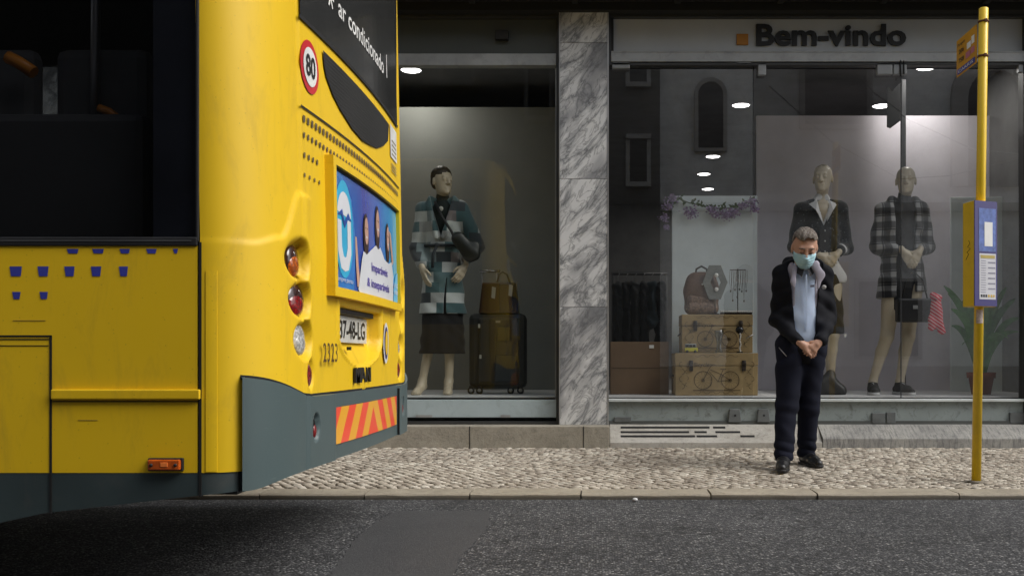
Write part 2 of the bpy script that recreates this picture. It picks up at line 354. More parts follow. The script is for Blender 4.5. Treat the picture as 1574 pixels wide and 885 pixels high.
# ------------------------------------------------------------------ signed-distance figures (smoothly blended, one surface each)
def rotm(ax, deg): return np.array(Matrix.Rotation(RAD(deg), 3, ax))
def cap(a, b, ra, rb, k=.03, sy=1.0, neg=False): return ('cap', np.array(a, float), np.array(b, float), ra, rb, k, sy, neg)
def ellp(c, r, R=None, k=.03, neg=False): return ('ell', np.array(c, float), np.array(r, float), np.eye(3) if R is None else R, k, 0, 0, neg)
def sdf_mesh(prims, h, post=None, zmin=None):
    lo = np.array([9, 9, 9.]); hi = -lo
    def bnd(p):
        if p[0] == 'cap':
            r = max(p[3], p[4]) * max(1, p[6]); return np.minimum(p[1], p[2]) - r, np.maximum(p[1], p[2]) + r
        r = p[2].max(); return p[1] - r, p[1] + r
    for p in prims:
        if p[7]: continue
        a, b = bnd(p); lo = np.minimum(lo, a); hi = np.maximum(hi, b)
    lo -= .03; hi += .03
    n = np.ceil((hi - lo) / h).astype(int) + 1
    ax = [lo[i] + h * np.arange(n[i]) for i in range(3)]
    D = np.full(tuple(n), .08, np.float32)
    for p in prims:
        k = p[4] if p[0] == 'ell' else p[5]
        a, b = bnd(p); pad = k + .03
        i0 = np.clip(np.floor((a - pad - lo) / h).astype(int), 0, n); i1 = np.clip(np.ceil((b + pad - lo) / h).astype(int) + 1, 0, n)
        sl = tuple(slice(i0[i], i1[i]) for i in range(3))
        gx = ax[0][sl[0]][:, None, None].astype(np.float32); gy = ax[1][sl[1]][None, :, None].astype(np.float32); gz = ax[2][sl[2]][None, None, :].astype(np.float32)
        if p[0] == 'cap':
            A, B, ra, rb, k, sy, neg = p[1:8]
            dx, dy, dz = gx - A[0], (gy - A[1]) / sy, gz - A[2]
            bx, by, bz = B[0] - A[0], (B[1] - A[1]) / sy, B[2] - A[2]
            L = bx * bx + by * by + bz * bz + 1e-9
            t = np.clip((dx * bx + dy * by + dz * bz) / L, 0, 1)
            d = np.sqrt((dx - t * bx) ** 2 + (dy - t * by) ** 2 + (dz - t * bz) ** 2) - (ra + (rb - ra) * t)
            if sy < 1: d = d * (sy ** .5)
        else:
            c, r, R, k = p[1:5]; neg = p[7]
            dx, dy, dz = gx - c[0], gy - c[1], gz - c[2]
            q = [(R[0, i] * dx + R[1, i] * dy + R[2, i] * dz) / r[i] for i in range(3)]
            m = np.sqrt(q[0] ** 2 + q[1] ** 2 + q[2] ** 2) + 1e-6
            g = np.sqrt((q[0] / r[0]) ** 2 + (q[1] / r[1]) ** 2 + (q[2] / r[2]) ** 2) + 1e-6
            d = m * (m - 1) / g
            d = np.maximum(d, -.2)
        S0 = D[sl]
        if neg:
            d = -d; hh = np.clip(.5 - .5 * (S0 - d) / k, 0, 1); D[sl] = S0 * (1 - hh) + d * hh + k * hh * (1 - hh)
        else:
            hh = np.clip(.5 + .5 * (S0 - d) / k, 0, 1); D[sl] = S0 * (1 - hh) + d * hh - k * hh * (1 - hh)
    G = (ax[0][:, None, None], ax[1][None, :, None], ax[2][None, None, :])
    if post: D = post(*G, D).astype(np.float32)
    D[0] = D[-1] = .05; D[:, 0] = D[:, -1] = .05; D[:, :, 0] = D[:, :, -1] = .05
    I = D < 0
    c = np.zeros(tuple(n - 1), np.int8)
    offs = [(i, j, k) for i in (0, 1) for j in (0, 1) for k in (0, 1)]
    N = n - 1
    for (i, j, k) in offs: c += I[i:i + N[0], j:j + N[1], k:k + N[2]]
    act = np.argwhere((c > 0) & (c < 8)); idx = np.full(tuple(N), -1, np.int64); idx[act[:, 0], act[:, 1], act[:, 2]] = np.arange(len(act))
    P = np.zeros((len(act), 3)); W = np.zeros(len(act))
    vals = {o: D[act[:, 0] + o[0], act[:, 1] + o[1], act[:, 2] + o[2]] for o in offs}
    for o in offs:
        for a in range(3):
            if o[a] == 0:
                q = list(o); q[a] = 1; q = tuple(q); v0, v1 = vals[o], vals[q]
                m = (v0 < 0) != (v1 < 0); t = np.where(m, v0 / (v0 - v1 + 1e-12), 0)
                pt = np.tile(np.array(o, float), (len(act), 1)); pt[:, a] += t
                P[m] += pt[m]; W[m] += 1
    P = (act + P / W[:, None]) * h + lo
    F_ = []
    for a in range(3):
        b, cc = (a + 1) % 3, (a + 2) % 3
        s0 = [slice(None)] * 3; s1 = [slice(None)] * 3; s0[a] = slice(0, -1); s1[a] = slice(1, None)
        cr = I[tuple(s0)] != I[tuple(s1)]; e = np.argwhere(cr); ins = I[tuple(s0)][cr]
        ok = (e[:, b] > 0) & (e[:, cc] > 0) & (e[:, b] < N[b]) & (e[:, cc] < N[cc]); e = e[ok]; ins = ins[ok]
        def g(db, dc):
            q = e.copy(); q[:, b] -= db; q[:, cc] -= dc; return idx[q[:, 0], q[:, 1], q[:, 2]]
        Q = np.stack([g(1, 1), g(0, 1), g(0, 0), g(1, 0)], 1); Q[~ins] = Q[~ins][:, ::-1]; F_.append(Q)
    return P, np.concatenate(F_)
def sdf_obj(name, prims, mt, parent, h=.007, post=None):
    P, Q = sdf_mesh(prims, h, post)
    me = bpy.data.meshes.new(name); me.vertices.add(len(P)); me.vertices.foreach_set('co', P.astype('f').ravel())
    me.loops.add(Q.size); me.loops.foreach_set('vertex_index', Q.astype('i').ravel())
    me.polygons.add(len(Q)); me.polygons.foreach_set('loop_start', np.arange(0, Q.size, 4, dtype='i'))
    me.update(calc_edges=True); me.polygons.foreach_set('use_smooth', [True] * len(Q)); me.validate()
    me.materials.append(mt); o = bpy.data.objects.new(name, me); COL.objects.link(o); o.parent = parent
    return o
def folds(amp, fx=18, fz=30, ph=0):
    def f(x, y, z, D):
        wv = np.sin(fx * x + 9 * z + ph + 1.7 * np.sin(7 * z + 5 * y)) * np.sin(fz * z + 6 * x + 2.2 * np.sin(11 * x + ph) + 1.3 * np.sin(9 * y))
        return D + amp * wv + amp * .5 * np.sin(41 * z + 23 * x + 17 * y + 2 * np.sin(13 * x + 8 * z))
    return f
# ------------------------------------------------------------------ ground, road, kerb, pavement
def pz(Y): return .026 + .04 * (Y - 5.84)                # the pavement rises slightly towards the shop
g = MB(); g.add([(-200, -200, -.012), (200, -200, -.012), (200, 200, -.012), (-200, 200, -.012)], [(0, 1, 2, 3)])
struct('ground', g, m_stone('bare_ground', (.12, .11, .10), (.2, .19, .17)))
r = MB(); r.add([(-70, -2.3, 0), (70, -2.3, 0), (70, 5.84, 0), (-70, 5.84, 0)], [(0, 1, 2, 3)])
struct('road', r, m_asphalt())
pt = MB(); pb = [(-1.02, 3.2), (-.52, 3.2), (-.56, 5.38), (-1.10, 5.42)]; rp = random.Random(2); pe = []
for (a, b), (c, d) in zip(pb, pb[1:] + pb[:1]):
    for i in range(60): pe.append((a + (c - a) * i / 24 + rp.uniform(-.012, .012), b + (d - b) * i / 24 + rp.uniform(-.02, .02), .003))
pt.v = []; nn_ = 60
for i in range(nn_ + 1):
    u = i / nn_; y_ = 3.2 + 2.2 * u; pt.v += [(-1.02 - .08 * u + .03 * math.sin(u * 7) + rp.uniform(-.008, .008), y_, .003), (-.52 - .04 * u + .02 * math.sin(u * 9 + 1) + rp.uniform(-.008, .008), y_ + rp.uniform(-.004, .004), .003)]
for i in range(nn_): pt.f.append((2 * i, 2 * i + 1, 2 * i + 3, 2 * i + 2)); pt.sm.append(False)
struct('road_patch', pt, m_patch())
k = MB(); rk = random.Random(5)
joints = [X(p, 5.84) for p in (398, 560, 722, 893, 1093, 1257, 1475)]
x = joints[0]; js = list(joints)
while x > -14: x -= rk.uniform(.6, .75); js.insert(0, x)
x = js[-1]
while x < 14: x += rk.uniform(.6, .85); js.append(x)
for a, b in zip(js[:-1], js[1:]):
    dz = rk.uniform(-.003, .003); dy = rk.uniform(-.004, .004)
    n = 5; vs = []; fs = []
    for i in range(n + 1):
        xx = a + .004 + (b - a - .008) * i / n; w1 = rk.uniform(-.004, .004); w2 = rk.uniform(-.003, .003)
        vs += [(xx, 5.84 + dy + w1, -.02), (xx, 5.842 + dy + w1, .024 + dz + w2), (xx, 5.856 + dy, .034 + dz + w2), (xx, 6.07, pz(6.07) + dz), (xx, 6.07, -.02)]
    for i in range(n):
        for q in range(4): fs.append((i * 5 + q, i * 5 + q + 1, i * 5 + q + 6, i * 5 + q + 5))
    fs += [(0, 1, 2, 3, 4), tuple(n * 5 + q for q in range(5))]
    k.add(vs, fs)
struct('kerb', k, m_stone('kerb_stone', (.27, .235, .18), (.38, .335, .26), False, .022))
bed = MB(); bed.add([(-70, 6.0, pz(6.0) - .014), (70, 6.0, pz(6.0) - .014), (70, 8.3, pz(8.3) - .014), (-70, 8.3, pz(8.3) - .014)], [(0, 1, 2, 3)])
struct('pavement_bed', bed, m_stone('joint_sand', (.07, .06, .048), (.13, .115, .09)))
st = MB(); rs = random.Random(11); P0 = .054
ca, sa = math.cos(RAD(38)), math.sin(RAD(38))
for i in range(-135, 135):
    for j in range(-135, 135):
        u = (i + .5 * (j % 2) * .0) * P0; v = j * P0
        wx = .05 * math.sin(v * 2.1 + u * .7); cx = ca * u - sa * v + 1.0 + wx; cy = sa * u + ca * v + 7.0 + .05 * math.sin(u * 2.3)
        if not (6.085 < cy < 7.99 and -5 < cx < 6.2): continue
        jx, jy, ang = rs.uniform(-.007, .007), rs.uniform(-.007, .007), RAD(38) + rs.uniform(-.22, .22)
        hw, hh = P0 * .5 * rs.uniform(.80, .97), P0 * .5 * rs.uniform(.78, .97); z0 = pz(cy) + rs.uniform(-.003, .002)
        tx, ty = rs.uniform(-.05, .05), rs.uniform(-.05, .05)
        cs = [(-hw, -hh), (0, -hh * 1.08), (hw, -hh), (hw * 1.05, 0), (hw, hh), (0, hh * 1.06), (-hw, hh), (-hw * 1.06, 0)]
        cs = [(a * rs.uniform(.86, 1.04), b * rs.uniform(.86, 1.04)) for a, b in cs]
        vs = []
        for sc, dz in ((1, -.022), (.98, -.004), (.84, .0)):
            for a, b in cs:
                a2, b2 = a * sc, b * sc; X_ = cx + jx + math.cos(ang) * a2 - math.sin(ang) * b2; Y_ = cy + jy + math.sin(ang) * a2 + math.cos(ang) * b2
                vs.append((X_, max(6.072, Y_), z0 + dz + tx * a2 + ty * b2))
        vs.append((cx + jx, max(6.075, cy + jy), z0 + .002))
        fs = [(q, (q + 1) % 8, 8 + (q + 1) % 8, 8 + q) for q in range(8)] + [(8 + q, 8 + (q + 1) % 8, 16 + (q + 1) % 8, 16 + q) for q in range(8)] + [(16 + q, 16 + (q + 1) % 8, 24) for q in range(8)]
        st.add(vs, fs, None, True)
o = mkobj('cobblestones', st, m_cobble(), recalc=False); o['kind'] = 'structure'
far = MB()
for xa, xb in ((-70, -4.9), (6.1, 70)): far.add([(xa, 6.07, pz(6.07) - .006), (xb, 6.07, pz(6.07) - .006), (xb, 7.99, pz(7.99) - .006), (xa, 7.99, pz(7.99) - .006)], [(0, 1, 2, 3)])
struct('pavement', far, m_stone('far_paving', (.3, .27, .22), (.42, .38, .32)))
ow = MB(); ow.box(-70, 70, -3.5, -2.3, -.02, .12); struct('opposite_pavement', ow, m_stone('opposite_paving', (.3, .27, .22), (.42, .38, .32)))

# ------------------------------------------------------------------ bus
BUS = thing('bus', 'yellow city bus with grey bumper seen from its rear corner', 'bus', (-1.0, 4.35, 0))
YN, YF = 3.1, 5.6
def bulge(Y): return -.982 - .04 * min(1.6, abs(Y - 4.35)) ** 2
def rx(Y, z=1.0): return bulge(min(max(Y, 3.45), 5.15)) - .02 * max(0, z - 1.2)
def rear(px, py, rec=0.0):                            # photograph direction met with the bus's rear face -> (Y, z)
    Y = 4.3
    for _ in range(30):
        z = Z(py, Y); Y = (rx(Y, z) - rec) * F / (px - VX)
    return Y, Z(py, Y)
# plan outline: near flank -> corner -> rear -> far corner -> far flank, with arc coordinate
def outline():
    pts = []
    for x in np.arange(-1.6, -1.2401, .012): pts.append((x, YN))
    a, b, e = .22, .35, 2.25
    for i in range(0, 46):
        t = math.pi / 2 * i / 45; pts.append((-1.242 + a * math.sin(t) ** (2 / e), YN + b * (1 - math.cos(t) ** (2 / e))))
    half = [(x + (bulge(5.15) - bulge(3.45)) * min(1, (y - 3.1) / .35), 5.6 - (y - 3.1) * .45 / .35) for x, y in pts]
    for y in np.arange(3.46, 5.148, .009): pts.append((bulge(y), y))
    return pts + half[::-1]
OUT = outline(); OA = [0]
for p, q in zip(OUT[:-1], OUT[1:]): OA.append(OA[-1] + math.dist(p, q))
icr = min(range(len(OUT)), key=lambda i: abs(OUT[i][1] - 3.45) + (0 if OUT[i][0] > -1.1 else 9))
ic2 = min(range(len(OUT)), key=lambda i: abs(OUT[i][1] - 5.15) + (0 if OUT[i][0] > -1.1 else 9))
A1, A2 = OA[icr], OA[ic2]
ON = []
for i in range(len(OUT)):
    p, q = OUT[max(i - 1, 0)], OUT[min(i + 1, len(OUT) - 1)]; d = (q[0] - p[0], q[1] - p[1]); L = math.hypot(*d); ON.append((d[1] / L, -d[0] / L))
def sst(a, b, x): t = min(1, max(0, (x - a) / (b - a))); return t * t * (3 - 2 * t)
LIGHTS = [(-.022, 1.165, .078, .078, .135), (-.002, 1.03, .076, .068, .13), (.022, .893, .072, .070, .115), (.07, .772, .044, .056, .05)]
def disp(i, z):
    s = OA[i]; a = s - A1 if s < (A1 + A2) / 2 else A2 - s; d = 0
    # light-cluster housing, its top edge swooping down onto the flank
    zc = 1.40 if a > -.02 else 1.40 - .17 * sst(-.02, -.17, a) - .03 * sst(-.17, -.3, a)
    if z < 2.2:
        inn = sst(.12, .02, a) * (.12 + .88 * sst(-.46, -.10, a))
        d += .011 * sst(zc + .008, zc - .012, z) * inn
    for (a0, z0, wa, hz, soft) in LIGHTS:
        da = (a - a0); wl = soft if da < 0 else wa
        r = math.sqrt((da / wl) ** 2 + ((z - z0) / hz) ** 2)
        d -= (.045 if wa > .05 else .018) * sst(1.08, .45 if da < 0 else .82, r)
    Y = OUT[i][1]
    if 3.7 < Y < 4.8 and .7 < z < 1.1:                # recess round the number plate
        zz = (1.035 - z) / .24
        hw = .36 if zz < .45 else .36 * math.sqrt(max(0, 1 - ((zz - .45) / .55) ** 2))
        e1 = sst(-.004, .018, hw - abs(Y - 4.21)); e2 = sst(0, .012, 1.035 - z); dp = .062 if zz < .55 else .062 * (1 - sst(.55, 1.0, zz) * .7)
        d -= dp * e1 * e2
        rim = hw - abs(Y - 4.21)
        if -.03 < rim < 0 and z < 1.07: d += .006
    return d
def zbot(x): return .317 + .125 * (x + 1.856)
def ztopb(x, Y):                                       # top of the grey bumper
    return .77 - .075 * sst(0, .42, min(Y - YN, YF - Y))
def shell(z0f, z1f, i0, i1, base, nz, dfun=disp, lip=0):
    vs = []; fs = []; m = i1 - i0 + 1
    for j in range(nz + 1):
        for i in range(i0, i1 + 1):
            x, y = OUT[i]; za, zb = z0f(x, y), z1f(x, y); z = za + (zb - za) * j / nz
            d = base + dfun(i, z); wn = sst(1.2, 1.2001, z)
            vs.append((x + ON[i][0] * d - .02 * max(0, z - 1.2), y + ON[i][1] * d, z))
    for j in range(nz):
        for i in range(m - 1): fs.append((j * m + i, j * m + i + 1, (j + 1) * m + i + 1, (j + 1) * m + i))
    return vs, fs
n_out = len(OUT)
i_s = min(i for i in range(n_out) if OUT[i][0] > -1.236)
b = MB(); vs, fs = shell(lambda x, y: .473, lambda x, y: 3.0, i_s, n_out - 1 - i_s, 0, 330)
b.add(vs, fs, None, True)
b.add([(-12.6, YF, .42), (-1.236, YF, .42), (-1.236, YF, 1.2), (-12.6, YF, 1.2)], [(0, 1, 2, 3)])
mkobj('rear_body', b, YEL, BUS, recalc=False)
# roof and upper side band
rf = MB(); rf.box(-12.6, -1.25, YN + .02, YF - .02, 2.93, 3.02); rf.box(-12.6, -1.24, YN, YN + .04, 2.55, 2.94); rf.box(-12.6, -1.24, YF - .04, YF, 2.55, 2.94)
rf.add([(-1.25, YN + .02, 3.0), (-1.05, YN + .15, 2.995), (-1.02, 3.5, 2.995), (-1.02, 5.2, 2.995), (-1.05, YF - .15, 2.995), (-1.25, YF - .02, 3.0)], [tuple(range(6))])
mkobj('roof', rf, YEL, BUS, .02)
# near flank
fl = MB()
zs = [.473, .75, 1.0, 1.19]; nx = 30; x0, x1 = -1.87 - .0, -1.239
for xa, xb in ((-12.6, -1.862), (-1.855, -1.239)):
    pass
fl.box(-12.6, -1.239, YN, YN + .03, .473, 1.19)
side = mkobj('side_panel', fl, YEL, BUS)
sk = MB(); XF0 = -12.6
def skirt_z(x): return .317 + .125 * (x + 1.856) if x > -2.6 else .24
pts = [(-12.6, .28), (-2.6, .25), (-1.856, .317), (-1.72, .347), (-1.5, .372), (-1.236, .402), (-1.112, .412)]
def OUTx(x):
    for i in range(n_out):
        if OUT[i][0] >= x: return i
o_sk = MB()
for (xa, za), (xb, zb) in zip(pts[:-2], pts[1:-1]):
    o_sk.add([(xa, YN + .001, za), (xb, YN + .001, zb), (xb, YN + .001, .476), (xa, YN + .001, .476), (xa, YN + .03, za), (xb, YN + .03, zb)], [(0, 1, 2, 3), (0, 4, 5, 1)])
ia, ib = i_s - 1, OUTx(-1.118)
vs = []; fs = []
for i in range(ia, ib + 1):
    xx, yy = OUT[i]; vs += [(xx, yy + .001, .402 + .08 * (xx + 1.236)), (xx, yy + .001, .476)]
for i in range(ib - ia): fs.append((2 * i, 2 * i + 2, 2 * i + 3, 2 * i + 1))
o_sk.add(vs, fs, None, True)
mkobj('side_skirt', o_sk, mat('skirt_dark_grey', (.035, .052, .055), .5, dirt=.3, dirtcol=(.09, .08, .07)), BUS)
un = MB(); un.box(-12.6, -1.13, YN + .04, YF - .04, .40, .43); un.box(-4.6, -2.15, 3.5, 5.1, .25, .40); un.box(-1.2, -1.05, 3.4, 5.3, .44, .46)  # the low tray box is added to deepen shade under the bus
mkobj('underbody', un, BLACK, BUS)
def wheel(cx, cy, s):
    wl = MB(); M = Matrix.Translation((cx, cy, .48)) @ Matrix.Rotation(RAD(90), 4, 'X')
    wl.lathe([(.28, -.13), (.44, -.14), (.48, -.10), (.48, .10), (.44, .14), (.28, .13)], n=40, M=M); t_ = mkobj('wheel', wl, BLACK, BUS)
    r_ = MB(); r_.lathe([(.27, -.12), (.27, .12)], n=32, M=M); r_.lathe([(.1, -.14), (.1, .145)], n=20, M=M); mkobj('rim', r_, STEEL, t_)
for cx in (-3.9, -9.8):
    wheel(cx, YN + .17, 1); wheel(cx, YF - .17, -1)
# bumper
ib0 = OUTx(-1.124)
bp = MB(); iA, iB = ib0, n_out - 1 - ib0
def dbump(i, z):
    s = OA[i]; a = s - A1 if s < (A1 + A2) / 2 else A2 - s
    r1 = math.sqrt(((a - .075) / .03) ** 2 + ((z - .585) / .05) ** 2)
    dd = -.03 * sst(1.1, .8, r1)
    if 3.74 < OUT[i][1] < 4.96: dd -= .016
    return dd
vs, fs = shell(lambda x, y: .412 + .035 * sst(-1.11, -1.0, x), ztopb, iA, iB, .024, 70, dbump)
bp.add(vs, fs, None, True)
m_ = iB - iA + 1; top = len(vs) - m_                  # top ledge and lower lip
lv = []; lf = []
for q, i in enumerate(range(iA, iB + 1)):
    for (bx, by, bz), dd in (((vs[top + q]), .03), ((vs[q]), .05)):
        lv += [(bx, by, bz), (bx - ON[i][0] * dd, by - ON[i][1] * dd, bz + (.002 if dd == .03 else -.004))]
for q in range(m_ - 1):
    lf += [(4 * q, 4 * q + 4, 4 * q + 5, 4 * q + 1), (4 * q + 2, 4 * q + 6, 4 * q + 7, 4 * q + 3)]
bp.add(lv, lf)
i0 = iA; xx, yy = OUT[iA]
bp.add([(vs[0][0], vs[0][1], .412), (vs[0][0], vs[0][1] + .04, .412), (vs[top][0], vs[top][1] + .04, .77), (vs[top][0], vs[top][1], .77)], [(0, 1, 2, 3)])
bumper = mkobj('bumper', bp, GREY, BUS, recalc=False)
# black shadow-gap over the bumper
sm = MB(); vs = []; fs = []
for q, i in enumerate(range(iA, iB + 1)):
    xx, yy = OUT[i]; zt = ztopb(xx, yy); d = .003 + disp(i, zt + .004)
    vs += [(xx + ON[i][0] * d, yy + ON[i][1] * d, zt - .006), (xx + ON[i][0] * d, yy + ON[i][1] * d, zt + .009)]
for q in range(m_ - 1): fs.append((2 * q, 2 * q + 2, 2 * q + 3, 2 * q + 1))
sm.add(vs, fs); xx, yy = OUT[iA]; sm.box(xx - .003, xx + .001, yy - .002, yy + .01, .41, .775); mkobj('bumper_gap', sm, DARKSEAM, BUS)
# seams of the bumper's middle section
sm = MB()
for Y in (3.742, 4.958): sm.box(rx(Y, .5) + .0, rx(Y, .5) + .022, Y - .002, Y + .002, .45, .68)
mkobj('bumper_seam', sm, DARKSEAM, bumper)
def rgrid(a0, a1, b0, b1, off, n=16):                 # curved rectangle lying on the rear face
    vs = []; fs = []
    for j in (0, 1):
        for i in range(n + 1):
            Y = a0 + (a1 - a0) * i / n; z = (b0, b1)[j]; vs.append((rx(Y, z) + off, Y, z))
    for i in range(n): fs.append((i, i + 1, n + 2 + i, n + 1 + i))
    return vs, fs
def rfn(off): return lambda a, b, d=0: (rx(a, b) + off + d, a, b)
def rpoly(mb, pts, off, t=.0):
    from mathutils.geometry import tessellate_polygon
    if max(a for a, b in pts) - min(a for a, b in pts) < .06: return mb.add([rfn(off)(a, b) for a, b in pts], [tuple(range(len(pts)))])
    def rec(A, B, C, d=0):
        L = [(math.dist(A, B), A, B, C), (math.dist(B, C), B, C, A), (math.dist(C, A), C, A, B)]; m, P, Q, R = max(L, key=lambda q: q[0])
        if abs(P[0] - Q[0]) < .07 or d > 9: return mb.add([rfn(off)(*q) for q in (A, B, C)], [(0, 1, 2)])
        M = ((P[0] + Q[0]) / 2, (P[1] + Q[1]) / 2); rec(P, M, R, d + 1); rec(M, Q, R, d + 1)
    for i, j, k_ in tessellate_polygon([[Vector((a, b, 0)) for a, b in pts]]): rec(tuple(pts[i]), tuple(pts[j]), tuple(pts[k_]))
    return mb
# chevron board
cv = MB(); vs, fs = rgrid(3.775, 4.925, .503, .643, .0125, 24); cv.add(vs, fs)
ch = mkobj('chevron_board', cv, m_chevron(0.0), bumper)
for hc, zc_ in ((3.52, .585), (5.08, .585)):          # fog lamps set into the bumper
    lm = MB(); lm.ell((rx(hc, .58) + .004, hc, .585), (.014, .03, .046), nu=20, nv=12)
    q = mkobj('fog_lamp', lm, BLKGLOSS, BUS); l2 = MB(); l2.ell((rx(hc, .58) + .012, hc, .572), (.012, .017, .026)); mkobj('lens', l2, mat('red_reflector', (.18, .008, .01), .2, coat=.6, bump=0), q)
# tail lights: four on each side
def on_out(a, z, d, mirror):
    s = (A1 + a) if not mirror else (A2 - a); i = min(range(n_out), key=lambda q: abs(OA[q] - s)); x, y = OUT[i]
    return Vector((x + ON[i][0] * d - .02 * max(0, z - 1.2), y + ON[i][1] * d, z)), Vector((ON[i][0], ON[i][1], 0))
LC = [('indicator_light', (.62, .13, .01)), ('brake_light', (.30, .006, .008)), ('reversing_light', (.62, .62, .60)), ('rear_reflector', (.30, .008, .01))]
lensm = []
for nme, c in LC:
    t = NT(nme + '_lens'); v = t.coord(); vo = t.vor(v, 95); tc = t.n('ShaderNodeTexCoord'); 
    cc = t.mix(t.ramp(vo, [(.1, (0, 0, 0)), (.6, (1, 1, 1))]), c, tuple(q * .45 for q in c)); lensm.append(t.bsdf(cc, .16, 0, .8, vo, .25, .003))
DKLENS = mat('smoked_lens_rim', (.035, .012, .010), .15, coat=.8, bump=0)
for mir in (False, True):
    for (a0, z0, wa, hz, soft), (nme, c), lmt in zip(LIGHTS, LC, lensm):
        p, nn = on_out(a0 + (.004 if wa > .05 else 0), z0 - .004, -.030 if wa > .05 else -.012, mir); tt = nn.cross(Vector((0, 0, 1)))
        R = Matrix((( tt.x, nn.x, 0, p.x), (tt.y, nn.y, 0, p.y), (0, 0, 1, p.z), (0, 0, 0, 1)))
        if wa > .05:
            lb = MB(); lb.ell((0, 0, 0), (.058, .024, .062), M=R, nu=24, nv=16); q = mkobj(nme, lb, DKLENS if nme != 'reversing_light' else lmt, BUS)
            l2 = MB(); l2.ell((0.004, .009, -.012), (.047, .0195, .042), M=R, nu=24, nv=16); mkobj('lens', l2, lmt, q)
        else:
            lb = MB(); lb.ell((0, 0, 0), (.036, .018, .046), M=R, nu=20, nv=14); mkobj(nme, lb, lmt, BUS)
# rear window with its lettering
rw = MB(); n = 18; vs = []; fs = []
rows = [2.02, 2.05, 2.5, 2.9]
for j, z in enumerate(rows):
    for i in range(n + 1):
        y0_, y1_ = (3.455, 5.10); Y = y0_ + (y1_ - y0_) * i / n; vs.append((rx(Y, z) + .006, Y, z))
for j in range(len(rows) - 1):
    for i in range(n): fs.append((j * (n + 1) + i, j * (n + 1) + i + 1, (j + 1) * (n + 1) + i + 1, (j + 1) * (n + 1) + i))
rw.add(vs, fs); rwin = mkobj('rear_window', rw, REARGL, BUS)
sm = MB(); vs, fs = rgrid(3.445, 5.115, 2.008, 2.022, .007, 20); sm.add(vs, fs); sm.box(rx(5.1, 2.4) - .01, rx(5.1, 2.4) + .008, 5.10, 5.112, 2.01, 2.9); mkobj('window_seal', sm, DARKSEAM, rwin)
def rtext(s, Y0, Y1, z0, h, off, mt, name, parent, bold=0, shear=0):
    vs, fs = textgeo(s, 1, bold, 'LEFT'); xs = [v[0] for v in vs]; ys = [v[1] for v in vs]; a, b_ = min(xs), max(xs)
    hcap = .7
    f = rfn(off); m = MB(); m.add([f(Y0 + (v[0] - a) / (b_ - a) * (Y1 - Y0), z0 + v[1] / hcap * h) for v in vs], fs); return mkobj(name, m, mt, parent, recalc=False)
ya, za = rear(517, 30); yb, zb_ = rear(587, 110)
rtext('ar condicionado', ya, yb, 2.165, .075, .009, WHITEV, 'window_lettering', rwin, .012)
ya2, za2 = rear(505, 12)
fl_ = MB()
for k_ in range(3):
    an = RAD(60 * k_); c_, s_ = math.cos(an) * .045, math.sin(an) * .045; nx_, nz_ = -math.sin(an) * .006, math.cos(an) * .006
    rpoly(fl_, [(3.78 + c_ + nx_, 2.20 + s_ + nz_), (3.78 - c_ + nx_, 2.20 - s_ + nz_), (3.78 - c_ - nx_, 2.20 - s_ - nz_), (3.78 + c_ - nx_, 2.20 + s_ - nz_)], .009 + .0006 * k_)
mkobj('snowflake_mark', fl_, WHITEV, rwin)
yc, zc_ = rear(591, 100); fl_ = MB()
rpoly(fl_, [(yc, zc_ - .06), (yc + .014, zc_ - .06), (yc + .014, zc_ + .05), (yc, zc_ + .05)], .009); mkobj('thermometer_mark', fl_, WHITEV, rwin)
# speed roundel
def disc(mb, Y, z, r, off, n=32, r0=0, ry=None):
    ry = ry or r
    if r0: 
        vs = [rfn(off)(Y + math.cos(2 * math.pi * i / n) * q, z + math.sin(2 * math.pi * i / n) * q) for q in (r, r0) for i in range(n)]
        return mb.add(vs, [(i, (i + 1) % n, n + (i + 1) % n, n + i) for i in range(n)])
    return mb.add([rfn(off)(Y + math.cos(2 * math.pi * i / n) * r, z + math.sin(2 * math.pi * i / n) * ry) for i in range(n)], [tuple(range(n))])
sY, sZ = 3.548, 1.865
d0 = MB(); disc(d0, sY, sZ, .094, .004); spd = mkobj('speed_roundel', d0, REDP, BUS)
d0 = MB(); disc(d0, sY, sZ, .069, .006); mkobj('white_disc', d0, WHITEV, spd)
rtext('80', sY - .047, sY + .047, sZ - .034, .074, .008, BLACKP, 'speed_number', spd, .02)
# black grille
gp = [rear(*q) for q in ((494, 77.5), (596, 191.5), (594.5, 217), (587, 225), (577.5, 228), (568, 224), (555.5, 217), (540, 199), (521.5, 169.5), (510, 147), (499.5, 118.5), (496, 100))]
gm = NT('black_mesh_grille'); v = gm.coord(); vv = gm.vor(gm.coord((1, 1, 1)), 70, 'F1', 'Distance', 0.0)
GRM = gm.bsdf(gm.ramp(vv, [(.2, (.002, .002, .002)), (.5, (.012, .012, .012))]), .6, 0, 0, vv, .8, .004)
gg = MB(); rpoly(gg, gp, .006); mkobj('air_grille', gg, GRM, BUS)
# rows of small squares printed under a thin dark line
zl = rear(465, 163.4)[1]
ln = MB(); vs, fs = rgrid(3.45, 5.14, zl - .008, zl, .004, 20); ln.add(vs, fs); mkobj('panel_joint', ln, DARKSEAM, BUS)
dots = MB(); rd = random.Random(3)
for row, (zz, hh, st_, y_end) in enumerate(((zl - .043, .024, .041, 5.1), (zl - .100, .019, .041, 5.1), (zl - .17, .018, .043, 3.62), (zl - .24, .014, .05, 3.62))):
    Y = 3.47
    while Y < y_end:
        wv = hh * .9
        rpoly(dots, [(Y, zz - hh / 2), (Y + wv, zz - hh / 2), (Y + wv, zz + hh / 2), (Y, zz + hh / 2)], .004); Y += st_
mkobj('square_pattern', dots, mat('grey_brown_vinyl', (.12, .085, .04), .5), BUS)
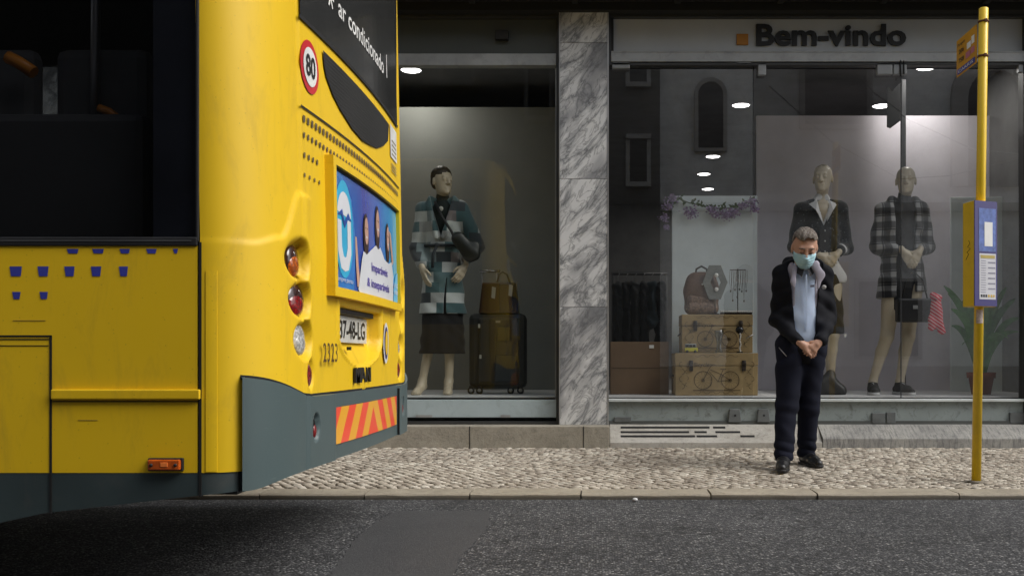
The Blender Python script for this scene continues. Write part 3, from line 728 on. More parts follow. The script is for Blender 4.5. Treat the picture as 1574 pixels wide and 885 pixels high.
# advertisement frame and poster
ad = MB(); YA, YB, zA, zB = 3.70, 4.95, 1.062, 1.585
def bar(y0, y1, z0, z1, n=12):
    vs = []; fs = []
    for i in range(n + 1):
        Y = y0 + (y1 - y0) * i / n
        for (z, o_) in ((z0, 0), (z0, .034), (z1, .034), (z1, 0)): vs.append((rx(Y, z) + o_ - .001, Y, z))
    for i in range(n):
        for q in range(4): fs.append((i * 4 + q, i * 4 + 4 + q, i * 4 + 4 + (q + 1) % 4, i * 4 + (q + 1) % 4))
    fs += [(0, 1, 2, 3), (4 * n, 4 * n + 3, 4 * n + 2, 4 * n + 1)]; ad.add(vs, fs)
bar(YA, YB, zA, zA + .035); bar(YA, YB, zB - .03, zB); bar(YA, YA + .035, zA + .034, zB - .029, 2); bar(YB - .03, YB, zA + .034, zB - .029, 2)
adf = mkobj('advert_frame', ad, YEL, BUS)
p1 = MB(); ya, yb, za, zb_ = YA + .034, YB - .029, zA + .034, zB - .029
vs, fs = rgrid(ya, yb, za, zb_, .016, 24); p1.add(vs, fs); post = mkobj('advert_poster', p1, m_ad(), BUS)
p2 = MB(); vs, fs = rgrid(ya, yb, zb_ - .012, zb_, .019, 16); p2.add(vs, fs); mkobj('dark_edge', p2, DARKSEAM, adf)
def pp(px, py): return rear(px, py, -.018)
def poster(name, polys, m, off): 
    q = MB()
    for pl in polys: rpoly(q, pl, off)
    return mkobj(name, q, m, post)
CY = mat('poster_cyan', (.03, .42, .68), .3, bump=0, coat=.3); WH = mat('poster_white', (.72, .74, .78), .3, bump=0, coat=.3, var=.06); PSK = mat('poster_skin', (.55, .33, .25), .3, bump=0)
PHR = mat('poster_hair', (.035, .015, .012), .3, bump=0); PUR = mat('poster_purple', (.09, .06, .34), .3, bump=0); PLB = mat('poster_light_blue', (.10, .45, .75), .3, bump=0)
def pel(cy, cz, ra, rb, n=28, a0=0, a1=360): return [(cy + ra * math.cos(RAD(a0 + (a1 - a0) * i / n)), cz + rb * math.sin(RAD(a0 + (a1 - a0) * i / n))) for i in range(n)]
cyL = ya + .135; czL = 1.33
poster('blue_swoosh', [[(ya + .002, za + .002), (ya + .27, za + .002), (ya + .30, 1.30), (ya + .25, 1.46), (ya + .10, zb_ - .014), (ya + .002, zb_ - .014)]], mat('poster_mid_blue', (.03, .17, .50), .3, bump=0, var=.3, vs=4), .0175)
poster('emblem_disc', [pel(cyL, czL, .125, .19)], CY, .0185)
poster('emblem_cap', [pel(cyL, czL + .045, .092, .10, 20, 0, 180)], WH, .0195)
U = [(-.085, .03), (-.045, .03), (-.04, -.07), (-.02, -.105), (.02, -.105), (.04, -.07), (.045, .05), (.09, .05), (.088, -.09), (.05, -.155), (-.05, -.155), (-.088, -.09)]
def quadstrip(o_, i_): return [[o_[k_], o_[k_ + 1], i_[k_ + 1], i_[k_]] for k_ in range(len(o_) - 1)]
outer = [(cyL + a, czL + b) for a, b in ((-.088, .03), (-.088, -.09), (-.05, -.155), (0, -.165), (.05, -.155), (.088, -.09), (.088, .04))]
inner = [(cyL + a, czL + b) for a, b in ((-.04, .03), (-.038, -.07), (-.018, -.105), (0, -.11), (.018, -.105), (.038, -.07), (.04, .04))]
poster('emblem_letter', quadstrip(outer, inner), WH, .0195)
poster('emblem_wave', [[(cyL - .095, czL + .045), (cyL - .03, czL + .075), (cyL, czL + .03), (cyL + .05, czL + .07), (cyL + .1, czL + .04), (cyL + .05, czL + .045), (cyL, czL + .005), (cyL - .04, czL + .05)]], mat('poster_deep_blue', (.02, .07, .33), .3, bump=0), .0205)
vs, fs = textgeo('saudemelhor', 1, 0, 'LEFT')
people = [(4.20, 1.365, .036), (4.42, 1.425, .038), (4.65, 1.385, .036)]
sh = []; hd = []; hr = []; ar = []
for (cy, cz, r_) in people:
    hr.append(pel(cy, cz - .02, r_ * 1.25, r_ * 2.6, 24)); hd.append(pel(cy + .004, cz - .0, r_ * .85, r_ * 1.6, 24))
sh = [[(4.06, 1.11), (4.12, 1.24), (4.15, 1.275), (4.20, 1.265), (4.27, 1.29), (4.38, 1.325), (4.42, 1.31), (4.47, 1.325), (4.56, 1.28), (4.66, 1.27), (4.74, 1.285), (4.78, 1.22), (4.77, za + .003), (4.08, za + .003)]]
ar = [[(4.02, 1.32), (4.045, 1.32), (4.07, 1.20), (4.10, 1.12), (4.05, 1.12), (4.03, 1.20)], [(4.70, 1.43), (4.74, 1.42), (4.80, 1.29), (4.76, 1.27), (4.745, 1.31), (4.72, 1.37)]]
for q_ in ar: poster('printed_arm', [q_], PSK, .0185)
for q_ in hr: poster('printed_hair', [q_], PHR, .019)
poster('printed_shirts', sh, WH, .0200)
for q_ in hd: poster('printed_face', [q_], PSK, .0205)
for (cy, cz, r_) in people:
    poster('printed_smile', [pel(cy + .004, cz - .026, r_ * .35, .006, 10)], WH, .0212)
    poster('printed_eyes', [[(cy - .018, cz + .008), (cy - .006, cz + .008), (cy - .006, cz + .014), (cy - .018, cz + .014)], [(cy + .012, cz + .008), (cy + .024, cz + .008), (cy + .024, cz + .014), (cy + .012, cz + .014)]], PHR, .0212)
rtext('Imparáveis', 4.28, 4.62, 1.205, .036, .0215, PUR, 'poster_text', post, .02)
rtext('& inseparáveis', 4.20, 4.66, 1.135, .036, .0215, PUR, 'poster_text', post, .02)
poster('light_shape', [[(4.80, za + .004), (yb - .002, za + .004), (yb - .002, 1.25), (4.86, 1.23), (4.80, 1.16)]], PLB, .0178)
rtext('A 5G', 4.80, 4.90, 1.17, .022, .0215, WH, 'poster_text', post, .01); rtext('cidade', 4.80, 4.905, 1.14, .022, .0215, WH, 'poster_text', post, .01)
rtext('Sempre perto', ya + .01, ya + .24, 1.125, .017, .0215, WH, 'poster_text', post)
# number plate
pl = MB(); f0 = rx(4.2, .96) - .054
pl.box(f0, f0 + .008, 3.96, 4.48, .893, 1.003); npl = mkobj('number_plate', pl, mat('plate_white', (.62, .62, .58), .4, dirt=.35), BUS, .002)
vs, fs = textgeo('37-48-LG', 1, .02, 'LEFT'); xs = [v[0] for v in vs]
m = MB(); m.add([(f0 + .0095, 4.0 + (v[0] - min(xs)) / (max(xs) - min(xs)) * .44, .912 + v[1] / .7 * .072) for v in vs], fs); mkobj('plate_number', m, BLACKP, npl, recalc=False)
sh_ = MB(); sh_.box(f0 - .0, f0 + .03, 3.9, 4.52, 1.006, 1.028); mkobj('plate_light', sh_, BLACK, BUS, .004)
nb = MB(); nb.box(rx(4.1, .87) - .035, rx(4.1, .87) - .02, 4.08, 4.10, .862, .876); mkobj('recess_latch', nb, BLACK, BUS)
# fleet number, maker's letters, stickers
ya, z1_ = rear(490, 556); yb, z2_ = rear(512.5, 555); rtext('2323', ya, yb, z1_, .07, .016, mat('brown_print', (.10, .05, .01), .6, bump=0), 'fleet_number', BUS, .006)
ya, z1_ = rear(542, 588); yb, z2_ = rear(567, 586); z1_ = (z1_ + z2_) / 2
vs, fs = textgeo('MAN', 1, .015, 'LEFT', ext=.08); xs = [v[0] for v in vs]; m = MB()
m.add([(rx(4.2, .75) + .006 + v[2] * .06, ya + (v[0] - min(xs)) / (max(xs) - min(xs)) * (yb - ya), z1_ + v[1] / .7 * .062) for v in vs], fs); mkobj('emblem_letters', m, BLACK, BUS, recalc=False)
yc, zc_ = rear(590.5, 527); d0 = MB(); disc(d0, yc, zc_, .062, .009, ry=.095); stk = mkobj('round_sticker', d0, WHITEV, BUS)
d0 = MB(); disc(d0, yc, zc_, .044, .0105, ry=.075); mkobj('sticker_ring', d0, mat('sticker_navy', (.04, .03, .14), .5, bump=0), stk)
d0 = MB(); disc(d0, yc, zc_, .030, .012, ry=.056); mkobj('sticker_centre', d0, YEL, stk)
y1, z1_ = rear(598, 186); y2, z2_ = rear(608.5, 248); zz1 = Z(190, y1); zz2 = Z(240, y1)
d0 = MB(); rpoly(d0, [(y1, zz2), (y2, zz2), (y2, zz1), (y1, zz1)], .005); stk = mkobj('notice_sticker', d0, WHITEV, BUS)
d0 = MB()
for q in range(4): rpoly(d0, [(y1 + .03, zz2 + .015 + q * .022), (y2 - .03, zz2 + .015 + q * .022), (y2 - .03, zz2 + .022 + q * .022), (y1 + .03, zz2 + .022 + q * .022)], .0065)
for q in range(3): rpoly(d0, [(y1 + .02, zz2 - .035 - q * .016), (y2 - .02, zz2 - .035 - q * .016), (y2 - .02, zz2 - .028 - q * .016), (y1 + .02, zz2 - .028 - q * .016)], .005)
mkobj('sticker_lines', d0, mat('print_grey', (.2, .17, .1), .6, bump=0), stk)
# flank details (near side)
def nx_(px): return X(px, YN)
def nz_(py): return Z(py, YN)
win = MB(); win.add([(-12.4, YN + .006, 1.205), (nx_(301), YN + .006, 1.205), (nx_(301), YN + .006, 2.56), (-12.4, YN + .006, 2.56)], [(0, 1, 2, 3)]); sw = mkobj('side_window', win, TINT, BUS)
fr = MB(); fr.box(nx_(233), nx_(301.5), YN + .011, YN + .03, 1.205, 2.56); 
mkobj('blackened_glass_edge', fr, mat('bluish_black', (.016, .018, .027), .45, bump=0, var=.5), sw)
fr2 = MB(); fr2.box(nx_(0) - 10.5, nx_(304), YN - .006, YN + .03, 1.178, 1.206); fr2.box(nx_(301), nx_(306), YN - .004, YN + .03, 1.19, 2.9); fr2.box(-4.6, -4.5, YN - .002, YN + .03, 1.2, 2.56)
mkobj('window_gasket', fr2, BLACK, BUS, .004)
fr3 = MB(); fr3.box(-12.4, nx_(295), YN - .0075, YN - .006, 1.192, 1.197); mkobj('gasket_sheen', fr3, mat('sheen_rubber', (.06, .062, .066), .4, bump=0), BUS)  # lighter strip: the gasket's sheen put in as colour
bl = MB(); bl.box(nx_(256), nx_(300), YN + .0105, YN + .014, 1.995, 2.06); 
mkobj('window_label', bl, mat('faint_label', (.10, .10, .13), .5, var=.8, vs=60, bump=0), sw)
tr = MB(); tr.box(nx_(81), nx_(309), YN - .014, YN, nz_(613.5), nz_(598)); mkobj('trim_bar', tr, YEL, BUS, .004)
sm = MB(); sm.box(nx_(306), nx_(310), YN - .002, YN + .01, .40, 1.19)
sm.box(nx_(76.5), nx_(80), YN - .002, YN + .01, .345, nz_(516)); sm.box(-3.2, nx_(80), YN - .002, YN + .01, nz_(517.5), nz_(515)); sm.box(-3.2, nx_(76), YN - .0015, YN + .01, nz_(522), nz_(520.5))
sm.box(-3.2, nx_(75), YN - .0015, YN + .01, nz_(531.5), nz_(530.5)); sm.box(nx_(81), nx_(309), YN - .0015, YN + .01, nz_(617.5), nz_(615.8))
mkobj('panel_seam', sm, DARKSEAM, BUS)
cst = MB()
ia, ib = OUTx(nx_(316)), OUTx(nx_(330)); vs = []; fs = []
for i in range(ia, ib + 1):
    x_, y_ = OUT[i]; vs += [(x_, y_ - .004, .476), (x_, y_ - .004, nz_(416)), (x_, y_ + .004, .476), (x_, y_ + .004, nz_(416))]
for q in range(ib - ia): fs.append((4 * q, 4 * q + 4, 4 * q + 5, 4 * q + 1))
fs += [(0, 1, 3, 2), (4 * (ib - ia), 4 * (ib - ia) + 1, 4 * (ib - ia) + 3, 4 * (ib - ia) + 2)]
cst.add(vs, fs); mkobj('cover_strip', cst, YEL, BUS)
ml = MB(); ml.box(nx_(229.5), nx_(283.5), YN - .012, YN, nz_(723), nz_(703)); mk = mkobj('side_marker', ml, BLACK, BUS, .003)
ml = MB(); ml.box(nx_(232), nx_(281), YN - .026, YN - .011, nz_(721), nz_(705)); lens = mkobj('lens', ml, mat('orange_lens', (.50, .085, .008), .25, coat=.5, bump=0, var=.3, vs=30), mk, .004)
ml = MB(); ml.box(nx_(252), nx_(263), YN - .0275, YN - .025, nz_(716), nz_(709)); mkobj('inner_reflector', ml, mat('orange_bright', (.85, .22, .05), .2, bump=0), mk, .0012)
for sx in (238, 275):
    q = MB(); q.lathe([(.005, 0), (.005, .004)], n=12, M=Matrix.Translation((nx_(sx), YN - .0255, nz_(713))) @ Matrix.Rotation(RAD(90), 4, 'X')); mkobj('screw', q, BLACK, mk)
sq = MB()
for row, (yy, hh, lst) in enumerate(((386, 7, [(103, 121), (142, 160), (184, 200), (225, 241), (266, 274)]), (417, 15, [(15, 34), (58, 75), (99, 115), (140, 156), (183, 197)]), (454, 11, [(19, 32), (61, 74)]))):
    for (a, b_) in lst:
        y0_, y1_ = yy - hh / 2, yy + hh / 2
        sq.add([(nx_(a), YN - .0015, nz_(y0_)), (nx_(b_), YN - .0015, nz_(y0_)), (nx_(b_ - 1.5), YN - .0015, nz_(y1_)), (nx_(a + 2.5), YN - .0015, nz_(y1_))], [(0, 1, 2, 3)])
mkobj('blue_squares', sq, BLUEV, BUS)
scu = MB()
for (a, b_, y_) in ((345, 372, 527), (330, 336, 455), (352, 366, 640), (120, 150, 645), (20, 70, 492)): scu.box(nx_(a), nx_(b_), YN - .0012, YN, nz_(y_ + 1), nz_(y_)) if b_ < 309 else None
mkobj('scratches', scu, mat('scratch', (.3, .2, .03), .7, bump=0), BUS)
# inside of the bus
fi = MB(); fi.box(-12.5, -1.3, YN + .05, YF - .05, .95, 1.0); fi.box(-12.5, -1.3, YN + .05, YF - .05, 2.86, 2.9); fi.box(-1.31, -1.29, YN + .05, YF - .05, 1.0, 2.9); fi.box(-12.5, -1.3, YF - .08, YF - .05, 1.0, 1.35); fi.box(-12.5, -1.3, YF - .08, YF - .05, 2.45, 2.9)
mkobj('interior_lining', fi, mat('dark_lining', (.035, .035, .033), .8), BUS)
wf = MB(); wf.add([(-12.4, YF - .008, 1.2), (-1.4, YF - .008, 1.2), (-1.4, YF - .008, 2.56), (-12.4, YF - .008, 2.56)], [(0, 1, 2, 3)]); mkobj('far_window', wf, glassmat('far_bus_glass', (.25, .27, .27), .02), BUS)
pf = MB()
for xx in (-1.4, -2.9, -4.4, -5.9, -7.4): pf.box(xx - .06, xx + .06, YF - .05, YF, 1.2, 2.9)
mkobj('window_pillar', pf, BLACK, BUS)
SEATM = mat('seat_grey_fabric', (.10, .10, .10), .9); ORG = mat('orange_grab_handle', (.62, .22, .02), .4, bump=0)
def seat(x, y, z=1.25):
    q = MB(); q.box(x - .22, x + .22, y - .21, y + .21, z, z + .1); s_ = mkobj('seat', q, SEATM, BUS, .03)
    q = MB(); q.box(x + .16, x + .24, y - .21, y + .21, z + .08, z + .72); mkobj('backrest', q, SEATM, s_, .03)
    q = MB(); q.tube([(x + .2, y - .17, z + .7), (x + .17, y - .15, z + .77), (x + .17, y + .15, z + .77), (x + .2, y + .17, z + .7)], .014); mkobj('grab_handle', q, ORG, s_)
for xx in (-2.75, -3.6, -4.45): seat(xx, 3.38); seat(xx, 3.82); seat(xx, 5.2)
q = MB(); q.box(-2.35, -1.45, 3.2, 5.4, 1.0, 1.62); mkobj('engine_cover', q, mat('charcoal_panel', (.02, .02, .02), .7), BUS, .03)
for xx in (-2.12, -1.72):
    q = MB(); q.box(xx - .2, xx + .14, 3.52, 3.6, 1.62, 1.93); mkobj('headrest', q, SEATM, BUS, .04)
q = MB(); q.tube([(X(12, 3.45), 3.45, Z(88, 3.45)), (X(30, 3.45), 3.45, Z(97, 3.45)), (X(52, 3.45), 3.45, Z(112, 3.45))], .022); q.tube([(X(152, 3.45), 3.45, Z(166, 3.45)), (X(168, 3.45), 3.45, Z(172, 3.45)), (X(179, 3.45), 3.45, Z(180, 3.45)), (X(177, 3.45), 3.45, Z(188, 3.45))], .014)
mkobj('grab_handle', q, ORG, BUS)
q = MB(); q.tube([(X(145, 3.5), 3.5, 1.5), (X(150, 3.5), 3.5, 2.86)], .016); q.tube([(X(-200, 3.7), 3.7, 2.4), (X(240, 3.7), 3.7, 2.4)], .016); mkobj('grab_pole', q, STEEL, BUS)
# ------------------------------------------------------------------ shop building
YP, YG = 8.15, 8.25
SHOP = thing('shop_building', 'grey shop front with marble pillar and big display windows behind the man', 'building', (0, YP, 0))
def gx(px): return X(px, YG)
def gz(py): return Z(py, YG)
PX0, PX1 = X(860, YP), X(935, YP)
def slabs(x0, x1):
    q = MB(); zz = [.283, Z(472, YP), Z(275, YP), Z(66, YP), 3.70]
    for a, b in zip(zz[:-1], zz[1:]): q.box(x0, x1, YP, YP + (.35 if x0 < 3 else .13), a + .0015, b - .0015)
    o = mkobj('marble_pillar', q, MARBLE, SHOP, .0015); return o
slabs(PX0, PX1); slabs(-4.75, -4.35); slabs(3.56, 3.98)
q = MB(); q.box(PX1 - .008, PX1 + .004, YP - .004, YP + .1, .285, 3.69); q.box(PX0 - .004, PX0 + .004, YP - .003, YP + .1, .285, 3.69); mkobj('pillar_trim', q, mat('bright_trim', (.45, .45, .45), .35, .7), SHOP)
q = MB(); q.box(-14, 14, YP + .005, YP + .4, 3.70, 9.0); q.box(-14, -4.75, YP, YP + .4, .1, 3.7); q.box(3.98, 14, YP, YP + .4, .1, 3.7); mkobj('upper_wall', q, PLASTER, SHOP)
q = MB(); q.box(-14, 14, 7.78, YP + .01, 3.72, 3.95); q.box(-14, 14, YP - .06, YP + .08, 3.655, 3.725); 
for x_ in np.arange(-6, 7, .83): q.box(x_, x_ + .05, 7.8, 8.05, 3.69, 3.72)
mkobj('canopy', q, mat('black_soffit', (.012, .012, .010), .9), SHOP)
# left display window
LX0, LX1 = -4.32, gx(857)
def frame(name, x0, x1, z0, z1, y0, y1, t, mt, par=SHOP):
    q = MB(); q.box(x0, x0 + t, y0, y1, z0, z1); q.box(x1 - t, x1, y0, y1, z0, z1); q.box(x0 + t, x1 - t, y0, y1, z0, z0 + t); q.box(x0 + t, x1 - t, y0, y1, z1 - t, z1); return mkobj(name, q, mt, par, .003)
wl = frame('window_frame', LX0, PX0 - .005, .284, 3.655, YG - .05, YG + .05, .024, DARKALU)
q = MB(); q.box(LX0 + .024, PX0 - .03, YG - .045, YG + .05, gz(103), gz(85)); mkobj('transom', q, ALU, wl, .003)
q = MB(); q.box(LX0 + .024, PX0 - .03, YG + .0, YG + .02, gz(84.5), 3.632); tl = mkobj('transom_panel', q, SIGNL, SHOP)
q = MB(); q.box(gx(762), gx(782), YG - .06, YG, gz(64), gz(50)); mkobj('small_box', q, BLACK, tl, .004)
q = MB(); q.box(LX0 + .024, PX0 - .03, YG - .02, YG + .03, gz(641), gz(614)); mkobj('base_panel', q, BASEP, wl, .002)
q = MB(); q.add([(LX0 + .024, YG + .006, gz(614)), (PX0 - .03, YG + .006, gz(614)), (PX0 - .03, YG + .006, gz(103)), (LX0 + .024, YG + .006, gz(103))], [(0, 1, 2, 3)]); mkobj('pane', q, GLASSL, wl)
q = MB(); q.box(gx(853.5), gx(855.5), YG - .01, YG + .004, gz(614), gz(104)); mkobj('glazing_bead', q, mat('light_bead', (.3, .31, .31), .4, .5), wl)
for p0, p1 in ((770, 785), (640, 665)):
    q = MB(); q.box(gx(p0), gx(p1), YG - .026, YG - .018, gz(641), gz(637)); mkobj('drain_cover', q, ALU, wl)
# right display window, frameless panes held by clamps
RX0, RX1 = PX1 + .004, 3.56
wr = frame('window_frame', RX0, RX1, 3.24, 3.655, YG - .05, YG + .06, .02, DARKALU)
q = MB(); q.box(RX0 + .02, RX1 - .02, YG - .055, YG + .05, gz(98), gz(82)); q.box(RX0 + .02, RX1 - .02, YG - .06, YG - .05, gz(84), gz(82)); mkobj('transom', q, ALU, wr, .003)
q = MB(); q.box(gx(1570), RX1, YG - .04, YG + .06, .3, 3.25); mkobj('end_post', q, DARKALU, wr)
q = MB(); q.box(gx(937.5), gx(943), YG - .04, YG + .04, gz(82), 3.64); mkobj('sign_post', q, BLACK, wr)
q = MB(); q.box(RX0 + .03, RX1 - .02, YG + .0, YG + .02, gz(81.5), 3.634); sgn = mkobj('sign_panel', q, SIGNP, SHOP)
def sfn(v, off): return (v[0], YG - off - v[2], v[1])
vs, fs = textgeo('Bem-vindo', 1, .028, 'LEFT', ext=.03); xs = [v[0] for v in vs]; x0, x1 = gx(1162), gx(1392)
m = MB(); m.add([(x0 + (v[0] - min(xs)) / (max(xs) - min(xs)) * (x1 - x0), YG - .012 - v[2] * .3, gz(70) + v[1] / .7 * (gz(38) - gz(70)) * .98) for v in vs], fs); mkobj('sign_lettering', m, mat('black_letters', (.006, .006, .006), .5, bump=0), sgn, recalc=False)
q = MB(); q.box(gx(1132), gx(1150), YG - .014, YG, gz(70), gz(53)); mkobj('orange_square', q, mat('orange_logo', (.42, .17, .012), .5, bump=0), sgn, .003)
q = MB(); q.box(RX0, RX1, YG - .07, YG + .03, gz(616.5), gz(612.5)); mkobj('sill', q, SILL, wr, .003)
q = MB(); q.box(RX0, RX1, YG - .03, YG + .03, .284, gz(616.6)); bse = mkobj('base_panel', q, BASEG, wr)
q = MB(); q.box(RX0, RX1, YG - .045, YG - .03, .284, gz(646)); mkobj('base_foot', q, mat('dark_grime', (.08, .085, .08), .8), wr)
panes = ((RX0, gx(1157.3), .0016), (gx(1158.7), gx(1384.3), -.001), (gx(1385.7), gx(1570), .0005))
for a, b, tw in panes:
    q = MB(); ya, yb = YG - tw, YG + tw; zt = gz(98)
    q.add([(a, ya, gz(612)), (b, yb, gz(612)), (b, yb + .004, zt), (a, ya + .004, zt)], [(0, 1, 2, 3)]); mkobj('pane', q, GLASSM if tw < -.0005 else GLASS, wr)
for px in (1158, 1385):
    q = MB(); q.box(gx(px) - .0035, gx(px) + .0035, YG - .003, YG + .008, gz(612) if px > 1200 else gz(300), gz(99)); mkobj('pane_joint', q, mat('joint_dark', (.03, .032, .034), .5, bump=0), wr)
FIT = mat('clamp_grey', (.30, .31, .315), .45, .4, dirt=.3); FITD = mat('clamp_stained', (.14, .15, .15), .55, .3, dirt=.5)
for (a, b, y0, y1, mm) in ((941, 968, 108, 99, FIT), (1133, 1153, 102, 98.5, FIT), (1164, 1176, 118, 100, FIT), (1346, 1369, 117, 100, FIT), (1371, 1391, 117, 100, FIT), (1562, 1569, 114, 100, FIT), (944, 970, 648, 640, FITD), (1338, 1358, 650, 634, FITD), (1360, 1374, 650, 633, FITD), (1549, 1570, 650, 633, FITD)):
    q = MB(); q.box(gx(a), gx(b), YG - .05, YG - .004, gz(y0), gz(y1)); mkobj('glass_clamp', q, mm, wr, .004)
for a in (1118, 1162):
    q = MB(); pl_ = [(gx(a), gz(648)), (gx(a + 20), gz(648)), (gx(a + 17.5), gz(628)), (gx(a + 2), gz(628))]
    q.prism(pl_, lambda u, v, d: (u, YG - .03 - d, v), .03); mkobj('glass_clamp', q, FITD, wr, .004)
    q = MB(); q.box(gx(a + 9), gx(a + 12), YG - .062, YG - .058, gz(639), gz(636)); mkobj('keyhole', q, BLACK, wr)
q = MB(); q.tube([(gx(1381), YG - .05, gz(96)), (gx(1381), YG - .06, gz(121))], .008); q.tube([(gx(1386), YG - .05, gz(96)), (gx(1386), YG - .06, gz(117))], .006); mkobj('door_bolt', q, BLACK, wr)
# plinth
q = MB(); q.box(-14, X(937, 7.98), 7.98, YG + .1, -.02, .283); mkobj('plinth', q, m_stone('plinth_stone', (.28, .255, .205), (.40, .365, .30), False, 0), SHOP, .006)
q = MB()
for px in (897, 722): q.box(X(px, 7.98) - .003, X(px, 7.98) + .003, 7.978, 7.99, .10, .283)
mkobj('plinth_joint', q, DARKSEAM, SHOP)
def prof(x0, x1, zf, mt):
    q = MB(); P_ = [(7.98, -.02), (7.98, zf - .012), (7.992, zf), (8.17, .284), (8.45, .284), (8.45, -.02)]
    q.add([(x0, a, b) for a, b in P_] + [(x1, a, b) for a, b in P_], [tuple(range(6)), tuple(range(11, 5, -1))] + [(i, (i + 1) % 6, 6 + (i + 1) % 6, 6 + i) for i in range(6)]); return mkobj('plinth', q, mt, SHOP)
xa, xb = X(938, 7.98), X(1264, 7.98)
p1 = prof(xa, xb, .163, m_stone('vent_stone', (.33, .31, .27), (.46, .44, .40)))
prof(xb + .006, 14, .194, m_stone('streaked_stone', (.25, .245, .23), (.37, .36, .33), True))
def slope(t, zf): return 7.992 + .178 * t, zf + (.284 - zf) * t
def tslope(py, zf):
    return min(range(101), key=lambda i: abs(VY + (CAMZ - slope(i / 100, zf)[1]) * F / slope(i / 100, zf)[0] - py)) / 100
q = MB(); ry = random.Random(4)
for py in (657, 664, 670.5):
    t0 = tslope(py, .163); xs_ = 954
    while xs_ < 1158:
        L = ry.uniform(14, 42); y_, z_ = slope(t0, .163)
        if xs_ < 1040 or ry.random() < .62:
            x0, x1 = X(xs_, y_), X(min(1160, xs_ + L), y_); hw = .011 + ry.uniform(-.003, .002)
            (ya, za), (yb, zb_) = slope(t0 - .06, .163), slope(t0 + .06, .163)
            q.add([(x0, ya, za + .0025), (x1, ya, za + .0025), (x1, yb, zb_ + .0025), (x0, yb, zb_ + .0025)], [(0, 1, 2, 3)])
        xs_ += L + (0 if xs_ < 1030 else ry.uniform(2, 14))
mkobj('vent_slots', q, DARKSEAM, p1, recalc=False)
# interior of the shop
INTW = mat('shop_wall_dark', (.17, .17, .17), .8); INTF = mat('shop_floor', (.13, .12, .11), .5); CEIL = mat('shop_ceiling', (.16, .16, .165), .85)
q = MB(); q.box(-4.6, 8, 8.33, 18, .40, .50); mkobj('shop_floor', q, INTF, SHOP)
q = MB(); q.box(-4.6, -.02, 8.31, 9.95, .5, .512); q.box(.06, 3.9, 8.31, 9.85, .5, .512); mkobj('display_floor', q, mat('display_floor_pale', (.62, .62, .62), .5, var=.1), SHOP)
q = MB(); q.box(-4.6, 8, 8.31, 18, 3.6, 3.69); mkobj('shop_ceiling', q, CEIL, SHOP)
q = MB(); q.box(-4.6, 8, 18, 18.1, .4, 3.7); q.box(-4.7, -4.6, 8.4, 18, .4, 3.7); q.box(8, 8.1, 8.4, 18, .4, 3.7); q.box(-.12, .0, 8.5, 18, .4, 3.6); q.box(3.9, 4.0, 8.5, 9.9, .4, 3.6); mkobj('shop_wall', q, INTW, SHOP)
q = MB(); q.box(-4.6, -.12, 9.95, 10.0, .5, Z(165, 9.95)); mkobj('back_panel', q, mat('olive_grey_board', (.24, .245, .225), .8, var=.12, vs=1.2, bump=0), SHOP)
q = MB(); q.box(X(1163, 9.85), 3.9, 9.85, 9.90, .5, Z(178, 9.85)); mkobj('partition', q, mat('lilac_grey_partition', (.76, .72, .78), .8, var=.1, vs=1.5, bump=.05), SHOP)
q = MB(); q.box(X(1385, 9.58), X(1391, 9.58), 9.55, 9.6, .5, 3.5); mkobj('partition_post', q, mat('post_grey', (.05, .05, .053), .6), SHOP)
q = MB(); q.prism([(X(1364, 9.5), Z(195, 9.5)), (X(1364, 9.5), Z(133, 9.5)), (X(1371, 9.5), Z(141, 9.5)), (X(1384, 9.5), Z(127, 9.5)), (X(1384, 9.5), Z(186, 9.5)), (X(1369, 9.5), Z(197, 9.5))], lambda a, b, d: (a, 9.52 - d, b), .02); mkobj('dark_flag_shape', q, mat('flag_shape_grey', (.04, .04, .042), .8), SHOP)  # flat dark flag-like shape set beside the post
wp = MB(); wp.box(X(1033, 9.02), X(1164, 9.02), 9.02, 9.06, .512, Z(301, 9.02)); wo = mkobj('freestanding_board', wp, mat('pale_blue_grey_board', (.72, .80, .82), .6, var=.05, bump=0), None, .004)
tag(wo, 'tall pale board behind the stacked trunks, hung with lilac flowers', 'board'); recenter(wo)
wp = MB(); wp.box(X(1462, 9.54), X(1545, 9.54), 9.54, 9.58, .512, Z(303, 9.54)); wo = mkobj('freestanding_board', wp, mat('pale_green_grey_board', (.80, .86, .84), .6, var=.05, bump=0), None, .004)
tag(wo, 'tall pale board standing behind the potted plant and bus stop pole', 'board'); recenter(wo)
LAMP = emitmat('ceiling_lamp_glow', (1, .97, .93), 9.0); RIM = mat('lamp_rim', (.6, .6, .6), .4)
lampobj = None
lamps = [(1139, 161, 'over the lilac board left of the arched reflection'), (1355, 162, 'above the bald mannequin'), (1424, 103, 'right under the welcome sign near the street window'), (1096, 240, ''), (1082, 267, ''), (1088, 290, ''), (632, 107, '')]
LL = ['second round ceiling lamp, left one of the pair above the lilac partition', 'round ceiling lamp, right one of the pair above the lilac partition', 'round ceiling lamp closest to the glass, right below the welcome sign',
      'first of the three far ceiling lamps above the pale board, highest in view', 'middle one of the three far ceiling lamps above the pale board', 'lowest of the three far ceiling lamps, just above the pale board', 'ceiling lamp in the left window beside the bus']
